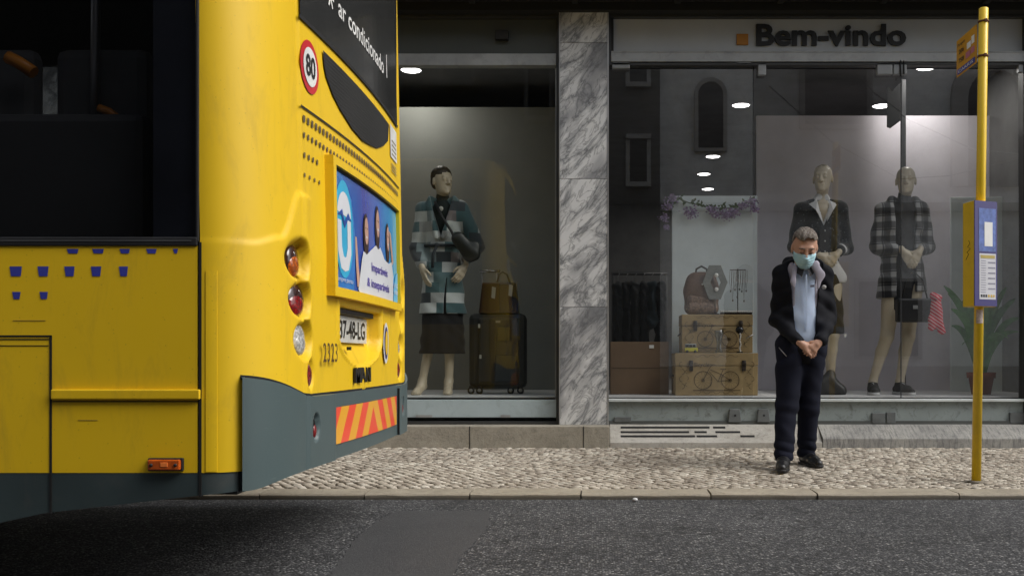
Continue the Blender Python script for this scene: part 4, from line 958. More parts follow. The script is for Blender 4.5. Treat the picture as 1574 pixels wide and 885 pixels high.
for (px, py, _), lb in zip(lamps, LL):
    Y = (3.598 - CAMZ) * F / (VY - py); xx = X(px, Y)
    if lampobj is None:
        t = thing('ceiling_lamp', lb, 'lamp', (xx, Y, 3.598), 'round ceiling lamps in the shop')
        q = MB(); q.lathe([(.105, 0), (.11, -.006), (.098, -.012), (.096, -.006)], n=28); mkobj('rim', q, RIM, t, local=True)
        q = MB(); q.lathe([(.094, -.006), (.085, -.012), (.04, -.016)], n=28); mkobj('diffuser', q, LAMP, t, local=True); lampobj = t
        ld = bpy.data.lights.new('lamp_light', 'AREA'); ld.shape = 'DISK'; ld.size = .16; ld.energy = 6.5; ld.color = (1, .96, .9); lo_ = bpy.data.objects.new('lamp_light', ld); COL.objects.link(lo_); lo_.parent = t; lo_.location = (0, 0, -.02)
    else:
        t = lampobj.copy(); COL.objects.link(t); t.location = (xx, Y, 3.598); t['label'] = lb
        for c in lampobj.children: d = c.copy(); COL.objects.link(d); d.parent = t
q = MB(); q.ell((0, 0, .012), (.016, .012, .011)); o = mkobj('pebble', q, WHITEC); o.location = (X(976, 5.76), 5.76, 0); tag(o, 'small white pebble lying in the gutter by the kerb', 'pebble')
# ------------------------------------------------------------------ houses across the street (seen only mirrored in the glass)
def arch(cx, z0, z1, hw, n=12):
    r = hw; return [(cx - hw, z0), (cx + hw, z0)] + [(cx + r * math.cos(math.pi * i / n), z1 - r + r * math.sin(math.pi * i / n)) for i in range(n + 1)]
def vx_(px): return (px - VX) / 71.5
def vz_(py): return CAMZ + (VY - py) / 71.5
YO = -3.5
HW = mat('pale_render', (.72, .72, .70), .9, dirt=.3); DKW = mat('dark_brick_render', (.09, .09, .085), .9, dirt=.3); DGL = mat('dark_house_glass', (.01, .011, .013), .2, bump=0)
H1 = thing('pale_house', 'pale rendered house with arched windows, mirrored in the right shop window', 'building', (5, YO, 0))
q = MB(); q.box(1.35, 15, YO - 6, YO, 0, 8.7); mkobj('wall', q, HW, H1)
TRIM = mat('stone_trim', (.33, .32, .30), .8)
def opening(h, poly, sur=None, t=.04):
    q = MB(); q.prism(poly, lambda a, b, d: (a, YO + .002 + d, b), .012); w_ = mkobj('window', q, DGL, h)
    if sur:
        q = MB(); n = len(poly); vs = [(a, YO + t, b) for a, b in poly] + [(a, YO + t, b) for a, b in sur] + [(a, YO, b) for a, b in poly] + [(a, YO, b) for a, b in sur]
        fs = [(i, (i + 1) % n, n + (i + 1) % n, n + i) for i in range(n)] + [(n + i, n + (i + 1) % n, 3 * n + (i + 1) % n, 3 * n + i) for i in range(n)] + [(i, (i + 1) % n, 2 * n + (i + 1) % n, 2 * n + i) for i in range(n)]
        q.add(vs, fs); mkobj('window_surround', q, TRIM, w_)
    return w_
opening(H1, arch(vx_(1085), vz_(247), vz_(152), .25), arch(vx_(1085), vz_(252), vz_(146), .33), .09)
opening(H1, [(vx_(1213), vz_(213)), (vx_(1302), vz_(213)), (vx_(1302), vz_(90)), (vx_(1213), vz_(90))], [(vx_(1205), vz_(220)), (vx_(1310), vz_(220)), (vx_(1310), vz_(84)), (vx_(1205), vz_(84))], .06)
opening(H1, arch(vx_(1490), vz_(302), vz_(135), .56), arch(vx_(1490), vz_(302), vz_(110), .88), .12)
opening(H1, [(vx_(1590), 0.1), (vx_(1680), 0.1), (vx_(1680), 2.6), (vx_(1590), 2.6)]); opening(H1, [(vx_(1290), 0.9), (vx_(1380), 0.9), (vx_(1380), 2.4), (vx_(1290), 2.4)], [(vx_(1284), 0.84), (vx_(1386), 0.84), (vx_(1386), 2.46), (vx_(1284), 2.46)])
q = MB(); q.box(1.35, 15, YO, YO + .16, vz_(338), vz_(326)); q.box(1.35, 15, YO, YO + .06, 0, .7); mkobj('string_course', q, TRIM, H1)
H2 = thing('dark_house', 'dark narrow house mirrored at the left edge of the right shop window', 'building', (-3, YO, 0))
q = MB(); q.box(-14, 1.34, YO - 6, YO + .35, 0, 8.2); mkobj('wall', q, DKW, H2)
for (a, b, c, d) in ((968, 992, 160, 105), (968, 992, 300, 240), (700, 740, 160, 105), (820, 850, 210, 115)):
    x0, x1 = vx_(a), vx_(b); z0, z1 = vz_(c), vz_(d)
    q = MB(); q.box(x0, x1, YO + .352, YO + .36, z0, z1); w_ = mkobj('window', q, DGL, H2)
    q = MB(); q.box(x0 - .08, x1 + .08, YO + .35, YO + .50, z0 - .1, z0 - .01); q.box(x0 - .08, x1 + .08, YO + .35, YO + .45, z1 + .01, z1 + .1); q.box(x0 - .08, x0, YO + .35, YO + .39, z0, z1); q.box(x1, x1 + .08, YO + .35, YO + .39, z0, z1); mkobj('window_surround', q, mat('pale_trim', (.3, .3, .29), .8), w_)
for nm, pts_ in (('overhead_wire', ((1200, -80), (1243, 0), (1300, 92), (1340, 140), (1400, 183), (1500, 228), (1574, 235), (1700, 238))), ('overhead_wire', ((1180, 130), (1275, 215), (1380, 273), (1460, 268), (1574, 240), (1700, 190)))):
    q = MB(); q.tube([((px - VX) / 95.6, .5, CAMZ + (VY - py) / 95.6) for px, py in pts_], .010, 6); o = mkobj(nm, q, BLACK)
    o.location = (0, 0, 0); tag(o, 'thin dark wire over the street mirrored ' + ('across the welcome sign' if pts_[0][0] == 1200 else 'lower, between the two mannequin heads'), 'wire')
    recenter(o)

# ------------------------------------------------------------------ bus stop
PY = 6.30; sc = F / PY
PB = (X(1500.5, PY), PY, pz(PY)); STOP = thing('bus_stop', 'yellow bus stop pole with flag sign and timetable box at the kerb', 'bus stop', PB)
PYEL = mat('pole_yellow_paint', (.84, .56, .012), .4, var=.08, vs=4, coat=.15, dirt=.15, dirtcol=(.25, .15, .02))
xt = X(1512, PY); ztp = Z(13, PY)
def polex(z): return PB[0] + (xt - PB[0]) * (z - PB[2]) / (ztp - PB[2])
q = MB(); q.tube([(PB[0], PY, PB[2] - .02), (xt, PY, ztp - .004), (xt, PY, ztp)], [.0290, .0290, .0255], 24); mkobj('pole', q, PYEL, STOP)
q = MB(); q.lathe([(.055, 0), (.05, .012), (.034, .016)], c=(PB[0], PY, PB[2] - .004)); mkobj('base_collar', q, mat('stained_mortar', (.16, .14, .11), .9), STOP)
zc1, zc2 = Z(34, PY), Z(87, PY)
q = MB()
for zc_ in (zc1, zc2):
    q.lathe([(.0335, -.006), (.0345, 0), (.0335, .006)], c=(polex(zc_), PY, zc_)); q.box(polex(zc_) - .008, polex(zc_) + .008, PY - .045, PY - .03, zc_ - .008, zc_ + .008)
mkobj('clamp', q, mat('rusty_clamp', (.10, .03, .012), .8), STOP)
fx = polex(zc1) - .034
FLG = mat('flag_orange', (.62, .30, .008), .5, var=.06, bump=0)
q = MB(); q.box(fx - .006, fx, PY + .015, PY + .36, Z(97, PY + .02), Z(38, PY + .02)); flag = mkobj('flag_sign', q, FLG, STOP, .002)
def fq(name, y0, y1, z0, z1, mt, off=.002):
    q = MB(); q.add([(fx - .006 - off, y0, z0), (fx - .006 - off, y1, z0), (fx - .006 - off, y1, z1), (fx - .006 - off, y0, z1)], [(0, 1, 2, 3)]); return mkobj(name, q, mt, flag)
z0f, z1f = Z(97, PY + .02), Z(38, PY + .02); hf = z1f - z0f
PINK = mat('sticker_pink', (.50, .16, .22), .5, bump=0)
fq('blue_strip', PY + .03, PY + .34, z0f + .01, z0f + .045, BLUEV)
fq('route_sticker', PY + .10, PY + .17, z0f + .13, z0f + .17, WHITEV); fq('route_sticker', PY + .04, PY + .09, z0f + .14, z0f + .19, WHITEV); fq('route_sticker', PY + .11, PY + .19, z0f + .075, z0f + .115, PINK); fq('route_sticker', PY + .04, PY + .10, z0f + .08, z0f + .12, PINK)
def ftext(s, y1, y0, z, h, mt):
    vs, fs = textgeo(s, 1, .01, 'LEFT'); xs = [v[0] for v in vs]
    m = MB(); m.add([(fx - .0095, y1 - (v[0] - min(xs)) / (max(xs) - min(xs)) * (y1 - y0), z + v[1] / .7 * h) for v in vs], fs); mkobj('flag_lettering', m, mt, flag, recalc=False)
ftext('CARRIS', PY + .32, PY + .06, z0f + .018, .018, WHITEV); ftext('Paragem', PY + .33, PY + .2, z1f - .05, .02, BLACKP); ftext('206', PY + .31, PY + .22, z0f + .14, .03, BLACKP); ftext('758', PY + .31, PY + .22, z0f + .08, .03, BLACKP)
# timetable box
zb0, zb1 = Z(470, PY - .1), Z(308, PY - .1)
A, B, C, D = (X(1480, PY + .03), PY + .03), (X(1497, PY - .10), PY - .10), (X(1531.5, PY - .03), PY - .03), (X(1529, PY + .10), PY + .10)
def pr(pts_, z0, z1):
    n = len(pts_); q = MB(); q.add([(a, b, z0) for a, b in pts_] + [(a, b, z1) for a, b in pts_], [tuple(range(n))[::-1], tuple(range(n, 2 * n))] + [(i, (i + 1) % n, n + (i + 1) % n, n + i) for i in range(n)]); return q
bx_ = mkobj('timetable_box', pr([A, B, C, D, (X(1490, PY + .1), PY + .12)], zb0, zb1), PYEL, STOP, .004)
dB = Vector((C[0] - B[0], C[1] - B[1])); LB = dB.length; dB /= LB; nB = Vector((dB.y, -dB.x))
def bfn(off): return lambda a, b, d=0: (B[0] + dB.x * a * LB + nB.x * (off + d), B[1] + dB.y * a * LB + nB.y * (off + d), zb0 + (zb1 - zb0) * b)
def bq(name, a0, a1, b0, b1, off, mt, par, th=.0):
    f = bfn(off); q = MB()
    if th: q.prism([(a0, b0), (a1, b0), (a1, b1), (a0, b1)], f, th)
    else: q.add([f(a0, b0), f(a1, b0), f(a1, b1), f(a0, b1)], [(0, 1, 2, 3)])
    return mkobj(name, q, mt, par)
IND = mat('indigo_panel', (.022, .016, .15), .35, bump=0, var=.1, coat=.3); 
face = bq('indigo_face', 0, 1, 0, 1, .001, IND, STOP, .006)
po = bq('blue_notice', .18, .93, .52, .93, .0085, mat('notice_blue', (.10, .16, .42), .4, var=.35, vs=30, bump=0), face)
bq('white_notice', .42, .78, .57, .80, .0098, WHITEV, face)
tt_ = bq('timetable_sheet', .2, .93, .065, .50, .0085, mat('paper', (.62, .62, .66), .5, bump=0, var=.05), STOP)
bq('header', .25, .88, .455, .485, .0098, mat('mustard_print', (.45, .35, .10), .5, bump=0), tt_)
q = MB()
for i in range(6):
    f = bfn(.0098); b0 = .16 + i * .05; q.add([f(.58, b0), f(.9, b0), f(.9, b0 + .012), f(.58, b0 + .012)], [(0, 1, 2, 3)])
for i in range(14):
    f = bfn(.0098); b0 = .13 + i * .023; q.add([f(.26, b0), f(.48, b0), f(.48, b0 + .005), f(.26, b0 + .005)], [(0, 1, 2, 3)])
mkobj('printed_lines', q, mat('faint_print', (.25, .25, .32), .6, bump=0), tt_)
q = MB(); f = bfn(.0098)
for a in (.26, .36, .46): q.add([f(a, .085), f(a + .07, .085), f(a + .07, .11), f(a, .11)], [(0, 1, 2, 3)])
mkobj('footer_marks', q, BLACKP, tt_)
q = MB()
for a in (.58, .70, .80): q.add([f(a, .085), f(a + .07, .085), f(a + .07, .11), f(a, .11)], [(0, 1, 2, 3)])
mkobj('footer_marks', q, mat('amber_print', (.6, .4, .05), .5, bump=0), tt_)
q = MB(); dA = Vector((B[0] - A[0], B[1] - A[1])); nA = Vector((dA.y, -dA.x)).normalized()
def afn(a, b): return (A[0] + dA.x * a + nA.x * .0015, A[1] + dA.y * a + nA.y * .0015, zb0 + (zb1 - zb0) * b)
scr = [(.3, .45), (.55, .50), (.4, .52), (.7, .55), (.45, .57), (.65, .60), (.55, .63)]
q.tube([afn(*p) for p in scr], .0018, 5); mkobj('pen_scribble', q, BLACKP, STOP)
zs_ = Z(486, PY); q = MB(); th0 = [(-.9 + i * .18) - 1.57 for i in range(9)]
for i in range(8):
    q.add([(polex(zs_) + .0318 * math.cos(a), PY + .0318 * math.sin(a), zz) for zz in (zs_ - .045, zs_ + .04) for a in (th0[i], th0[i + 1])], [(0, 1, 3, 2)])
mkobj('pole_sticker', q, mat('worn_sticker', (.55, .45, .42), .6, var=.3, vs=60, bump=0), STOP)

# ------------------------------------------------------------------ goods in the window
KR = mat('kraft_trunk', (.30, .215, .10), .75, var=.2, vs=8, bump=.2); INK = mat('brown_ink', (.055, .035, .018), .8, bump=0); BRZ = mat('dark_bronze_latch', (.03, .022, .016), .5, .3)
def ring(mb, cx, cz, r, y, th=.003, n=28, a0=0, a1=360, rz=None):
    rz = rz or r; pts = [(a0 + (a1 - a0) * i / n) for i in range(n + 1)]
    vs = []
    for a in pts:
        c, s_ = math.cos(RAD(a)), math.sin(RAD(a)); vs += [(cx + (r - th / 2) * c, y, cz + (rz - th / 2) * s_), (cx + (r + th / 2) * c, y, cz + (rz + th / 2) * s_)]
    mb.add(vs, [(2 * i, 2 * i + 1, 2 * i + 3, 2 * i + 2) for i in range(n)])
def line(mb, p, q, y, th=.003):
    d = Vector((q[0] - p[0], q[1] - p[1])).normalized() * th / 2; mb.add([(p[0] - d.y, y, p[1] + d.x), (q[0] - d.y, y, q[1] + d.x), (q[0] + d.y, y, q[1] - d.x), (p[0] + d.y, y, p[1] - d.x)], [(0, 1, 2, 3)])
def bike(mb, cx, cz, s, y):
    w1, w2 = (cx - .115 * s, cz), (cx + .115 * s, cz)
    for w_ in (w1, w2):
        ring(mb, *w_, .075 * s, y, .005); ring(mb, *w_, .012 * s, y, .004)
        for i in range(7): a = math.pi * i / 7; line(mb, (w_[0] - .074 * s * math.cos(a), w_[1] - .074 * s * math.sin(a)), (w_[0] + .074 * s * math.cos(a), w_[1] + .074 * s * math.sin(a)), y, .0012)
    hb, st_, cr = (cx - .05 * s, cz + .12 * s), (cx + .055 * s, cz + .09 * s), (cx + .012 * s, cz - .01 * s)
    for a, b in ((w1, hb), (hb, (cx - .02 * s, cz + .135 * s)), ((cx - .065 * s, cz + .075 * s), cr), ((cx - .055 * s, cz + .09 * s), (cx + .04 * s, cz + .05 * s)), (cr, st_), (cr, w2), (w2, (cx + .04 * s, cz + .05 * s)), ((cx + .03 * s, cz + .095 * s), (cx + .08 * s, cz + .095 * s)), ((cx - .06 * s, cz + .135 * s), (cx - .01 * s, cz + .13 * s))): line(mb, a, b, y, .0045)
    line(mb, (cx - .2 * s, cz - .085 * s), (cx + .2 * s, cz - .085 * s), y, .006)
def trunk(label, x0, x1, y0, y1, z0, z1, bs):
    t = thing('travel_trunk', label, 'trunk', ((x0 + x1) / 2, (y0 + y1) / 2, z0), 'kraft trunks with bicycle drawings')
    q = MB(); zl_ = z0 + (z1 - z0) * .70; q.box(x0, x1, y0, y1, z0 + .001, zl_ - .001); mkobj('case', q, KR, t, .006)
    q = MB(); q.box(x0 - .002, x1 + .002, y0 - .003, y1, zl_ + .001, z1 - .001); mkobj('lid', q, KR, t, .006)
    q = MB(); cx, cz = (x0 + x1) / 2, z0 + (z1 - z0) * .36; bike(q, cx, cz, bs, y0 - .0045)
    for sx in (-1, 1):
        for k_ in range(4):
            ring(q, cx + sx * ((x1 - x0) * .42), z0 + (z1 - z0) * (.22 + .17 * k_), .022, y0 - .0048, .004, 10, 90 if (k_ + (sx > 0)) % 2 else 270, 270 if (k_ + (sx > 0)) % 2 else 450)
            ring(q, cx + sx * ((x1 - x0) * .36), z0 + (z1 - z0) * (.26 + .15 * k_), .014, y0 - .0048, .003, 10, 270 if (k_ + (sx > 0)) % 2 else 90, 450 if (k_ + (sx > 0)) % 2 else 270)
    for zz in (.07, .93):
        for k_ in range(-4, 5): ring(q, cx + k_ * .04, z0 + (z1 - z0) * zz, .02, y0 - .0048, .003, 10, 0 if k_ % 2 else 180, 180 if k_ % 2 else 360, .008)
    mkobj('bicycle_drawing', q, INK, t, recalc=False)
    vs, fs = textgeo('Bicycle', 1, 0, 'LEFT'); xs = [v[0] for v in vs]; tx0 = x0 + (x1 - x0) * .22
    m = MB(); m.add([(tx0 + (v[0] + .25 * v[1] - min(xs)) / (max(xs) - min(xs)) * .13, y0 - .0048, z0 + (z1 - z0) * .68 + v[1] * .05) for v in vs], fs); mkobj('trunk_lettering', m, INK, t, recalc=False)
    for fx_ in (.19, .83):
        q = MB(); lx = x0 + (x1 - x0) * fx_; q.box(lx - .016, lx + .016, y0 - .014, y0 - .003, zl_ - .045, zl_ + .045); q.ell((lx, y0 - .014, zl_ + .02), (.02, .008, .022)); mkobj('latch', q, BRZ, t, .003)
    for xx in (x0, x1):
        q = MB(); q.tube([(xx, (y0 + y1) / 2 - .05, z0 + .17), (xx + (.02 if xx == x1 else -.02), (y0 + y1) / 2, z0 + .15), (xx, (y0 + y1) / 2 + .05, z0 + .17)], .006); mkobj('handle', q, BRZ, t)
    return t
trunk('larger kraft trunk with bicycle drawing, bottom of the stack', X(1038, 8.42), X(1165, 8.42), 8.42, 8.84, .512, .873, 1.0)
trunk('smaller kraft trunk with bicycle drawing, on top of the larger trunk', X(1048, 8.58), X(1157, 8.58), 8.58, 8.88, .874, Z(483, 8.58), .9)
ZT = Z(483, 8.58)
cb = MB(); x0, x1 = X(938, 8.7), X(1028, 8.7); cb.box(x0, x1, 8.7, 9.0, .512, Z(525, 8.7))
t = thing('cardboard_box', 'large plain brown box under the clothes rack beside the marble pillar', 'box', ((x0 + x1) / 2, 8.85, .512)); mkobj('box_body', cb, mat('brown_cardboard', (.16, .10, .055), .8, var=.12, vs=3, bump=.1), t, .004)
q = MB(); q.box(x0 + .01, x1 - .01, 8.697, 8.70, .74, .744); mkobj('box_crease', q, INK, t)
q = MB(); q.box(X(998, 8.7), X(1005, 8.7), 8.695, 8.699, Z(535, 8.7), Z(530, 8.7)); mkobj('price_tag', q, WHITEV, t)
# backpack
BP = mat('brown_leather_pack', (.13, .075, .05), .5, var=.3, vs=14, bump=.3, bs=70)
bx0, bx1 = X(1052, 8.66), X(1106, 8.66); bcx = (bx0 + bx1) / 2; hb = Z(412, 8.66) - ZT
t = thing('backpack', 'brown leather backpack standing on the upper trunk', 'backpack', (bcx, 8.70, ZT))
hw = (bx1 - bx0) / 2
sdf_obj('pack_body', [cap((-hw + .06, 0, .06), (hw - .06, 0, .06), .06, .06, .03, .9), cap((-hw + .07, 0, .2), (hw - .07, 0, .2), .07, .07, .05, .8), cap((-hw + .09, 0, .3), (hw - .09, 0, .3), .07, .07, .05, .7), ellp((0, 0, .18), (hw, .075, .19), None, .03)], BP, t, .006, folds(.0015))
sdf_obj('front_pocket', [cap((-hw + .06, -.06, .05), (hw - .06, -.06, .05), .05, .05, .02, .7), cap((-hw + .06, -.055, .13), (hw - .06, -.055, .13), .04, .03, .03, .7)], mat('studded_brown_leather', (.16, .10, .065), .45, var=.6, vs=60, bump=.9, bs=60, bd=.01), t, .006)
q = MB(); q.tube([(-.05, 0, .36), (-.045, 0, .40), (0, 0, .425), (.045, 0, .40), (.05, 0, .36)], .009); mkobj('carry_handle', q, BLACK, t, local=True)
q = MB(); q.ell((0, -.085, .26), (.009, .006, .009)); mkobj('stud', q, WHITEV, t, local=True)
# hexagonal grey display bust
hx = X(1099, 8.62); 
t = thing('necklace_display', 'grey hexagonal openwork display beside the backpack', 'display stand', (hx, 8.61, ZT))
zt0, zt1 = Z(460, 8.62) - ZT, Z(408, 8.62) - ZT; hzc = (zt0 + zt1) / 2; hr_ = (zt1 - zt0) / 2; hwx = X(1118, 8.62) - hx
q = MB(); hexo = [(-hwx * .5, zt1), (hwx * .45, zt1), (hwx, hzc), (hwx * .45, zt0), (-hwx * .5, zt0), (-hwx, hzc)]; hexi = [(-hwx * .1, hzc + hr_ * .45), (hwx * .15, hzc + hr_ * .5), (hwx * .45, hzc), (hwx * .15, hzc - hr_ * .5), (-hwx * .1, hzc - hr_ * .45), (-hwx * .4, hzc)]
n = 6; vs = [(a, -.006, b) for a, b in hexo + hexi] + [(a, .006, b) for a, b in hexo + hexi]
fs = []
for i in range(n):
    j = (i + 1) % n; fs += [(i, j, n + j, n + i), (2 * n + i, 3 * n + i, 3 * n + j, 2 * n + j), (i, 2 * n + i, 2 * n + j, j), (n + i, n + j, 3 * n + j, 3 * n + i)]
q.add(vs, fs); mkobj('hexagon', q, mat('grey_felt', (.17, .18, .17), .7, var=.2, vs=40), t, local=True)
q = MB(); q.tube([(0, .0, zt0 + .01), (0, .0, 0)], .005); q.lathe([(.04, 0), (.035, .008), (.006, .012)]); mkobj('stand_foot', q, BRZ, t, local=True)
for zz in (hzc + hr_ * .42, hzc - hr_ * .42):
    q = MB(); q.ell((0.01, -.012, zz), (.018, .01, .018)); mkobj('pearl_clasp', q, WHITEV, t, local=True)
PEARL = mat('pearl_white', (.6, .58, .54), .25, bump=0)
t = thing('necklace_stand', 'thin wire stand hung with fine necklaces above the bead tray', 'display stand', (X(1134, 8.66), 8.66, ZT))
q = MB(); zz = Z(413, 8.66) - ZT; q.tube([(0, 0, 0), (0, 0, zz)], .004); q.tube([(-.07, 0, zz - .01), (.07, 0, zz - .01)], .004); q.lathe([(.05, 0), (.045, .006), (.005, .01)]); mkobj('wire_frame', q, BRZ, t, local=True)
q = MB(); rn = random.Random(8)
for i in range(8):
    x_ = -.068 + i * .0195; L = rn.uniform(.16, .27)
    q.tube([(x_, -.005, zz - .01), (x_ - .006, -.008, zz - L * .6), (x_ + .004, -.008, zz - L), (x_ + .012, -.006, zz - L * .6), (x_ + .012, -.004, zz - .012)], .0022, 5)
    q.ell((x_ + .004, -.01, zz - L - .01), (.007, .005, .011), nu=8, nv=6)
mkobj('necklaces', q, mat('mixed_beads', (.18, .17, .16), .4, var=.8, vs=90, bump=0), t, local=True)
t = thing('bead_tray', 'flat dark tray edged with pearl beads on the upper trunk', 'tray', (X(1132, 8.60), 8.63, ZT))
q = MB(); q.box(-.135, .135, -.045, .04, .0, .018); mkobj('tray', q, BRZ, t, .004, local=True)
q = MB()
for i in range(19): q.ell((-.135 + i * .015, -.048, .026), (.0075, .0075, .0075), nu=8, nv=6)
mkobj('beads', q, PEARL, t, local=True)
# toy van, vase, bead necklace on a ball stand, on the ledge of the lower trunk
zl_ = .874; ty = 8.50
t = thing('toy_van', 'small yellow and grey toy van on the ledge of the lower trunk', 'toy', (X(1062, ty), ty, zl_))
q = MB(); q.box(-.055, .058, -.022, .022, .01, .042); mkobj('van_body', q, mat('toy_yellow', (.55, .52, .04), .4), t, .006, local=True)
q = MB(); q.box(-.05, .045, -.02, .02, .043, .078); mkobj('van_roof', q, mat('toy_grey', (.25, .27, .27), .4), t, .008, local=True)
q = MB()
for i in range(3): q.box(-.043 + i * .029, -.021 + i * .029, -.0215, -.0195, .05, .068)
mkobj('van_windows', q, BLKGLOSS, t, local=True)
for sx in (-.033, .035):
    for sy_ in (-.02, .02): q = MB(); q.lathe([(.012, -.004), (.012, .004)], n=14, M=Matrix.Translation((sx, sy_, .012)) @ Matrix.Rotation(RAD(90), 4, 'X')); mkobj('wheel', q, BLACK, t, local=True)
q = MB(); q.lathe([(.03, 0), (.034, .01), (.020, .05), (.022, .10), (.038, .16), (.040, .19), (.036, .192)], n=20); v_ = mkobj('glass_vase', q, glassmat('vase_glass', (.55, .58, .56), .12, .1)); v_.location = (X(1105, ty), ty - .01, zl_)
tag(v_, 'small clear glass vase in front of the upper trunk drawing', 'vase')
t = thing('bead_necklace_stand', 'black ball stand hung with a white bead necklace on the lower trunk', 'display stand', (X(1137, ty), ty, zl_))
q = MB(); q.lathe([(.03, 0), (.028, .008), (.006, .014), (.005, .17)], n=18); q.ell((0, 0, .195), (.036, .03, .034)); mkobj('ball_stand', q, BLKGLOSS, t, local=True)
q = MB()
for i in range(11): q.ell((math.sin(i * 1.3) * .004, -.026, .16 - i * .0145), (.0085, .0085, .0075), nu=8, nv=6)
mkobj('bead_string', q, PEARL, t, local=True)
q = MB(); q.tube([(.05, -.01, .12), (.12, -.01, .16)], .004); mkobj('hair_pin', q, STEEL, t, local=True)
# lilac garland along the top of the board
t = thing('flower_garland', 'lilac blossom garland draped along the top of the pale board', 'garland', (X(1090, 8.98), 8.98, Z(320, 8.98)))
rn = random.Random(21); gp_ = [(1022, 330), (1030, 312), (1045, 306), (1060, 312), (1080, 316), (1100, 320), (1120, 320), (1140, 314), (1162, 306)]
W_ = [Vector((X(a, 8.98), 8.985, Z(b, 8.98))) for a, b in gp_]
q = MB(); q.tube(W_, .005, 6); mkobj('stem', q, mat('stem_green', (.06, .10, .03), .7), t)
q = MB()
for i in range(70):
    k_ = rn.random() * (len(W_) - 1); p = W_[int(k_)].lerp(W_[min(int(k_) + 1, len(W_) - 1)], k_ % 1) + Vector((0, rn.uniform(-.03, -.005), rn.uniform(-.02, .02)))
    d = Vector((rn.uniform(-1, 1), rn.uniform(-.6, .1), rn.uniform(-.5, 1))).normalized() * rn.uniform(.03, .06); s_ = d.cross(Vector((0, 1, .3))).normalized() * .011
    q.add([p, p + d * .5 + s_, p + d, p + d * .5 - s_], [(0, 1, 2, 3)])
mkobj('leaves', q, mat('garland_leaf', (.07, .12, .035), .6, var=.4, vs=30), t)
q = MB(); cl = [(1027, 318, .05), (1034, 306, .055), (1022, 335, .045), (1024, 349, .03), (1062, 326, .07), (1100, 328, .06), (1116, 330, .07), (1128, 326, .055), (1142, 316, .05), (1155, 312, .055), (1160, 322, .045), (1092, 322, .04)]
for (a, b, r_) in cl:
    c = Vector((X(a, 8.96), 8.95, Z(b, 8.96)))
    for i in range(int(1500 * r_)):
        u = Vector((rn.gauss(0, .45), rn.gauss(0, .3), rn.gauss(0, .35))); p = c + u * r_; n_ = Vector((rn.uniform(-1, 1), -1, rn.uniform(-1, 1))).normalized(); a_ = n_.orthogonal().normalized() * rn.uniform(.007, .012); b_ = n_.cross(a_).normalized() * a_.length
        q.add([p + a_, p + b_, p - a_, p - b_], [(0, 1, 2, 3)])
mkobj('blossoms', q, mat('lilac_petals', (.34, .26, .42), .7, var=.4, vs=40, bump=0), t)
# clothes rail further inside
t = thing('clothes_rail', 'metal clothes rail deep in the shop above the brown box', 'clothes rail', (.45, 10.9, .5))
yR = 10.9; q = MB(); zr = Z(421, yR); q.tube([(X(940, yR), yR, zr), (X(1026, yR), yR, zr)], .014); q.tube([(X(942, yR), yR, .5), (X(942, yR), yR, zr)], .014); q.tube([(X(1024, yR), yR, .5), (X(1024, yR), yR, zr)], .014); mkobj('rail', q, mat('dull_rail', (.12, .12, .12), .5), t)
q = MB(); q.box(X(950, yR), X(990, yR), yR - .03, yR + .02, zr + .002, zr + .03); mkobj('hanger_bar', q, mat('pale_bar', (.2, .2, .2), .4), t)
cols_ = [(.05, .055, .055), (.02, .02, .022), (.07, .075, .075), (.03, .032, .036), (.06, .10, .12), (.02, .022, .03)]
nm = ['grey coat', 'black jacket', 'pale grey cardigan', 'dark grey dress', 'dull teal blouse', 'black dress']
for i, c_ in enumerate(cols_):
    gx_ = X(950 + i * 13, yR - .1); L = (.85, .9, .8, .95, .5, .9)[i]
    t2 = thing('hanging_garment', nm[i] + ' hanging on the rail inside the shop', 'garment', (gx_, yR - .08, zr - L - .08), 'clothes on the inner rail')
    sdf_obj('garment', [cap((0, 0, L - .06), (0, 0, L * .45), .055, .05, .03, 2.6), cap((0, 0, L * .45), (.0, 0, .05), .05, .075, .03, 2.4)], mat('garment_%s' % nm[i].replace(' ', '_'), tuple(v_ * .6 for v_ in c_), .9), t2, .014, folds(.012, 60, 8, i))
    q = MB(); q.tube([(0, 0, L - .02), (0, 0, L + .05), (0.02, 0, L + .08)], .004, 6); mkobj('hanger_hook', q, STEEL, t2, local=True)
# suitcase and handbag in the left window
sy0 = 8.78; sx0, sx1 = X(720, sy0), X(807, sy0); sz1 = Z(481, sy0)
t = thing('suitcase', 'large dark wheeled suitcase beside the checked coat mannequin', 'suitcase', ((sx0 + sx1) / 2, sy0 + .15, .512))
SC = mat('suitcase_dark_fabric', (.030, .032, .030), .75, var=.2, bump=.3, bs=90)
q = MB(); q.box(sx0, sx1, sy0 + .02, sy0 + .30, .56, sz1); mkobj('case_body', q, SC, t, .045)
q = MB(); q.box(sx0 + .09, sx1 - .06, sy0 - .01, sy0 + .03, .60, sz1 - .04); mkobj('olive_panel', q, mat('dark_panel_fabric', (.035, .035, .030), .7, var=.2), t, .03)
q = MB(); q.box(sx0 + .09, sx1 - .07, sy0 - .02, sy0 - .005, .62, .86); mkobj('pocket', q, mat('dark_pocket_fabric', (.022, .026, .028), .7), t, .02)
q = MB(); q.box(sx0 + .19, sx0 + .24, sy0 - .028, sy0 - .018, .62, sz1 - .05); mkobj('strap', q, BLACK, t, .004)
q = MB(); q.box(sx0 + .26, sx0 + .37, sy0 - .03, sy0 - .016, .98, 1.10); lb_ = mkobj('name_pocket', q, mat('olive_patch', (.09, .07, .02), .7), t, .006)
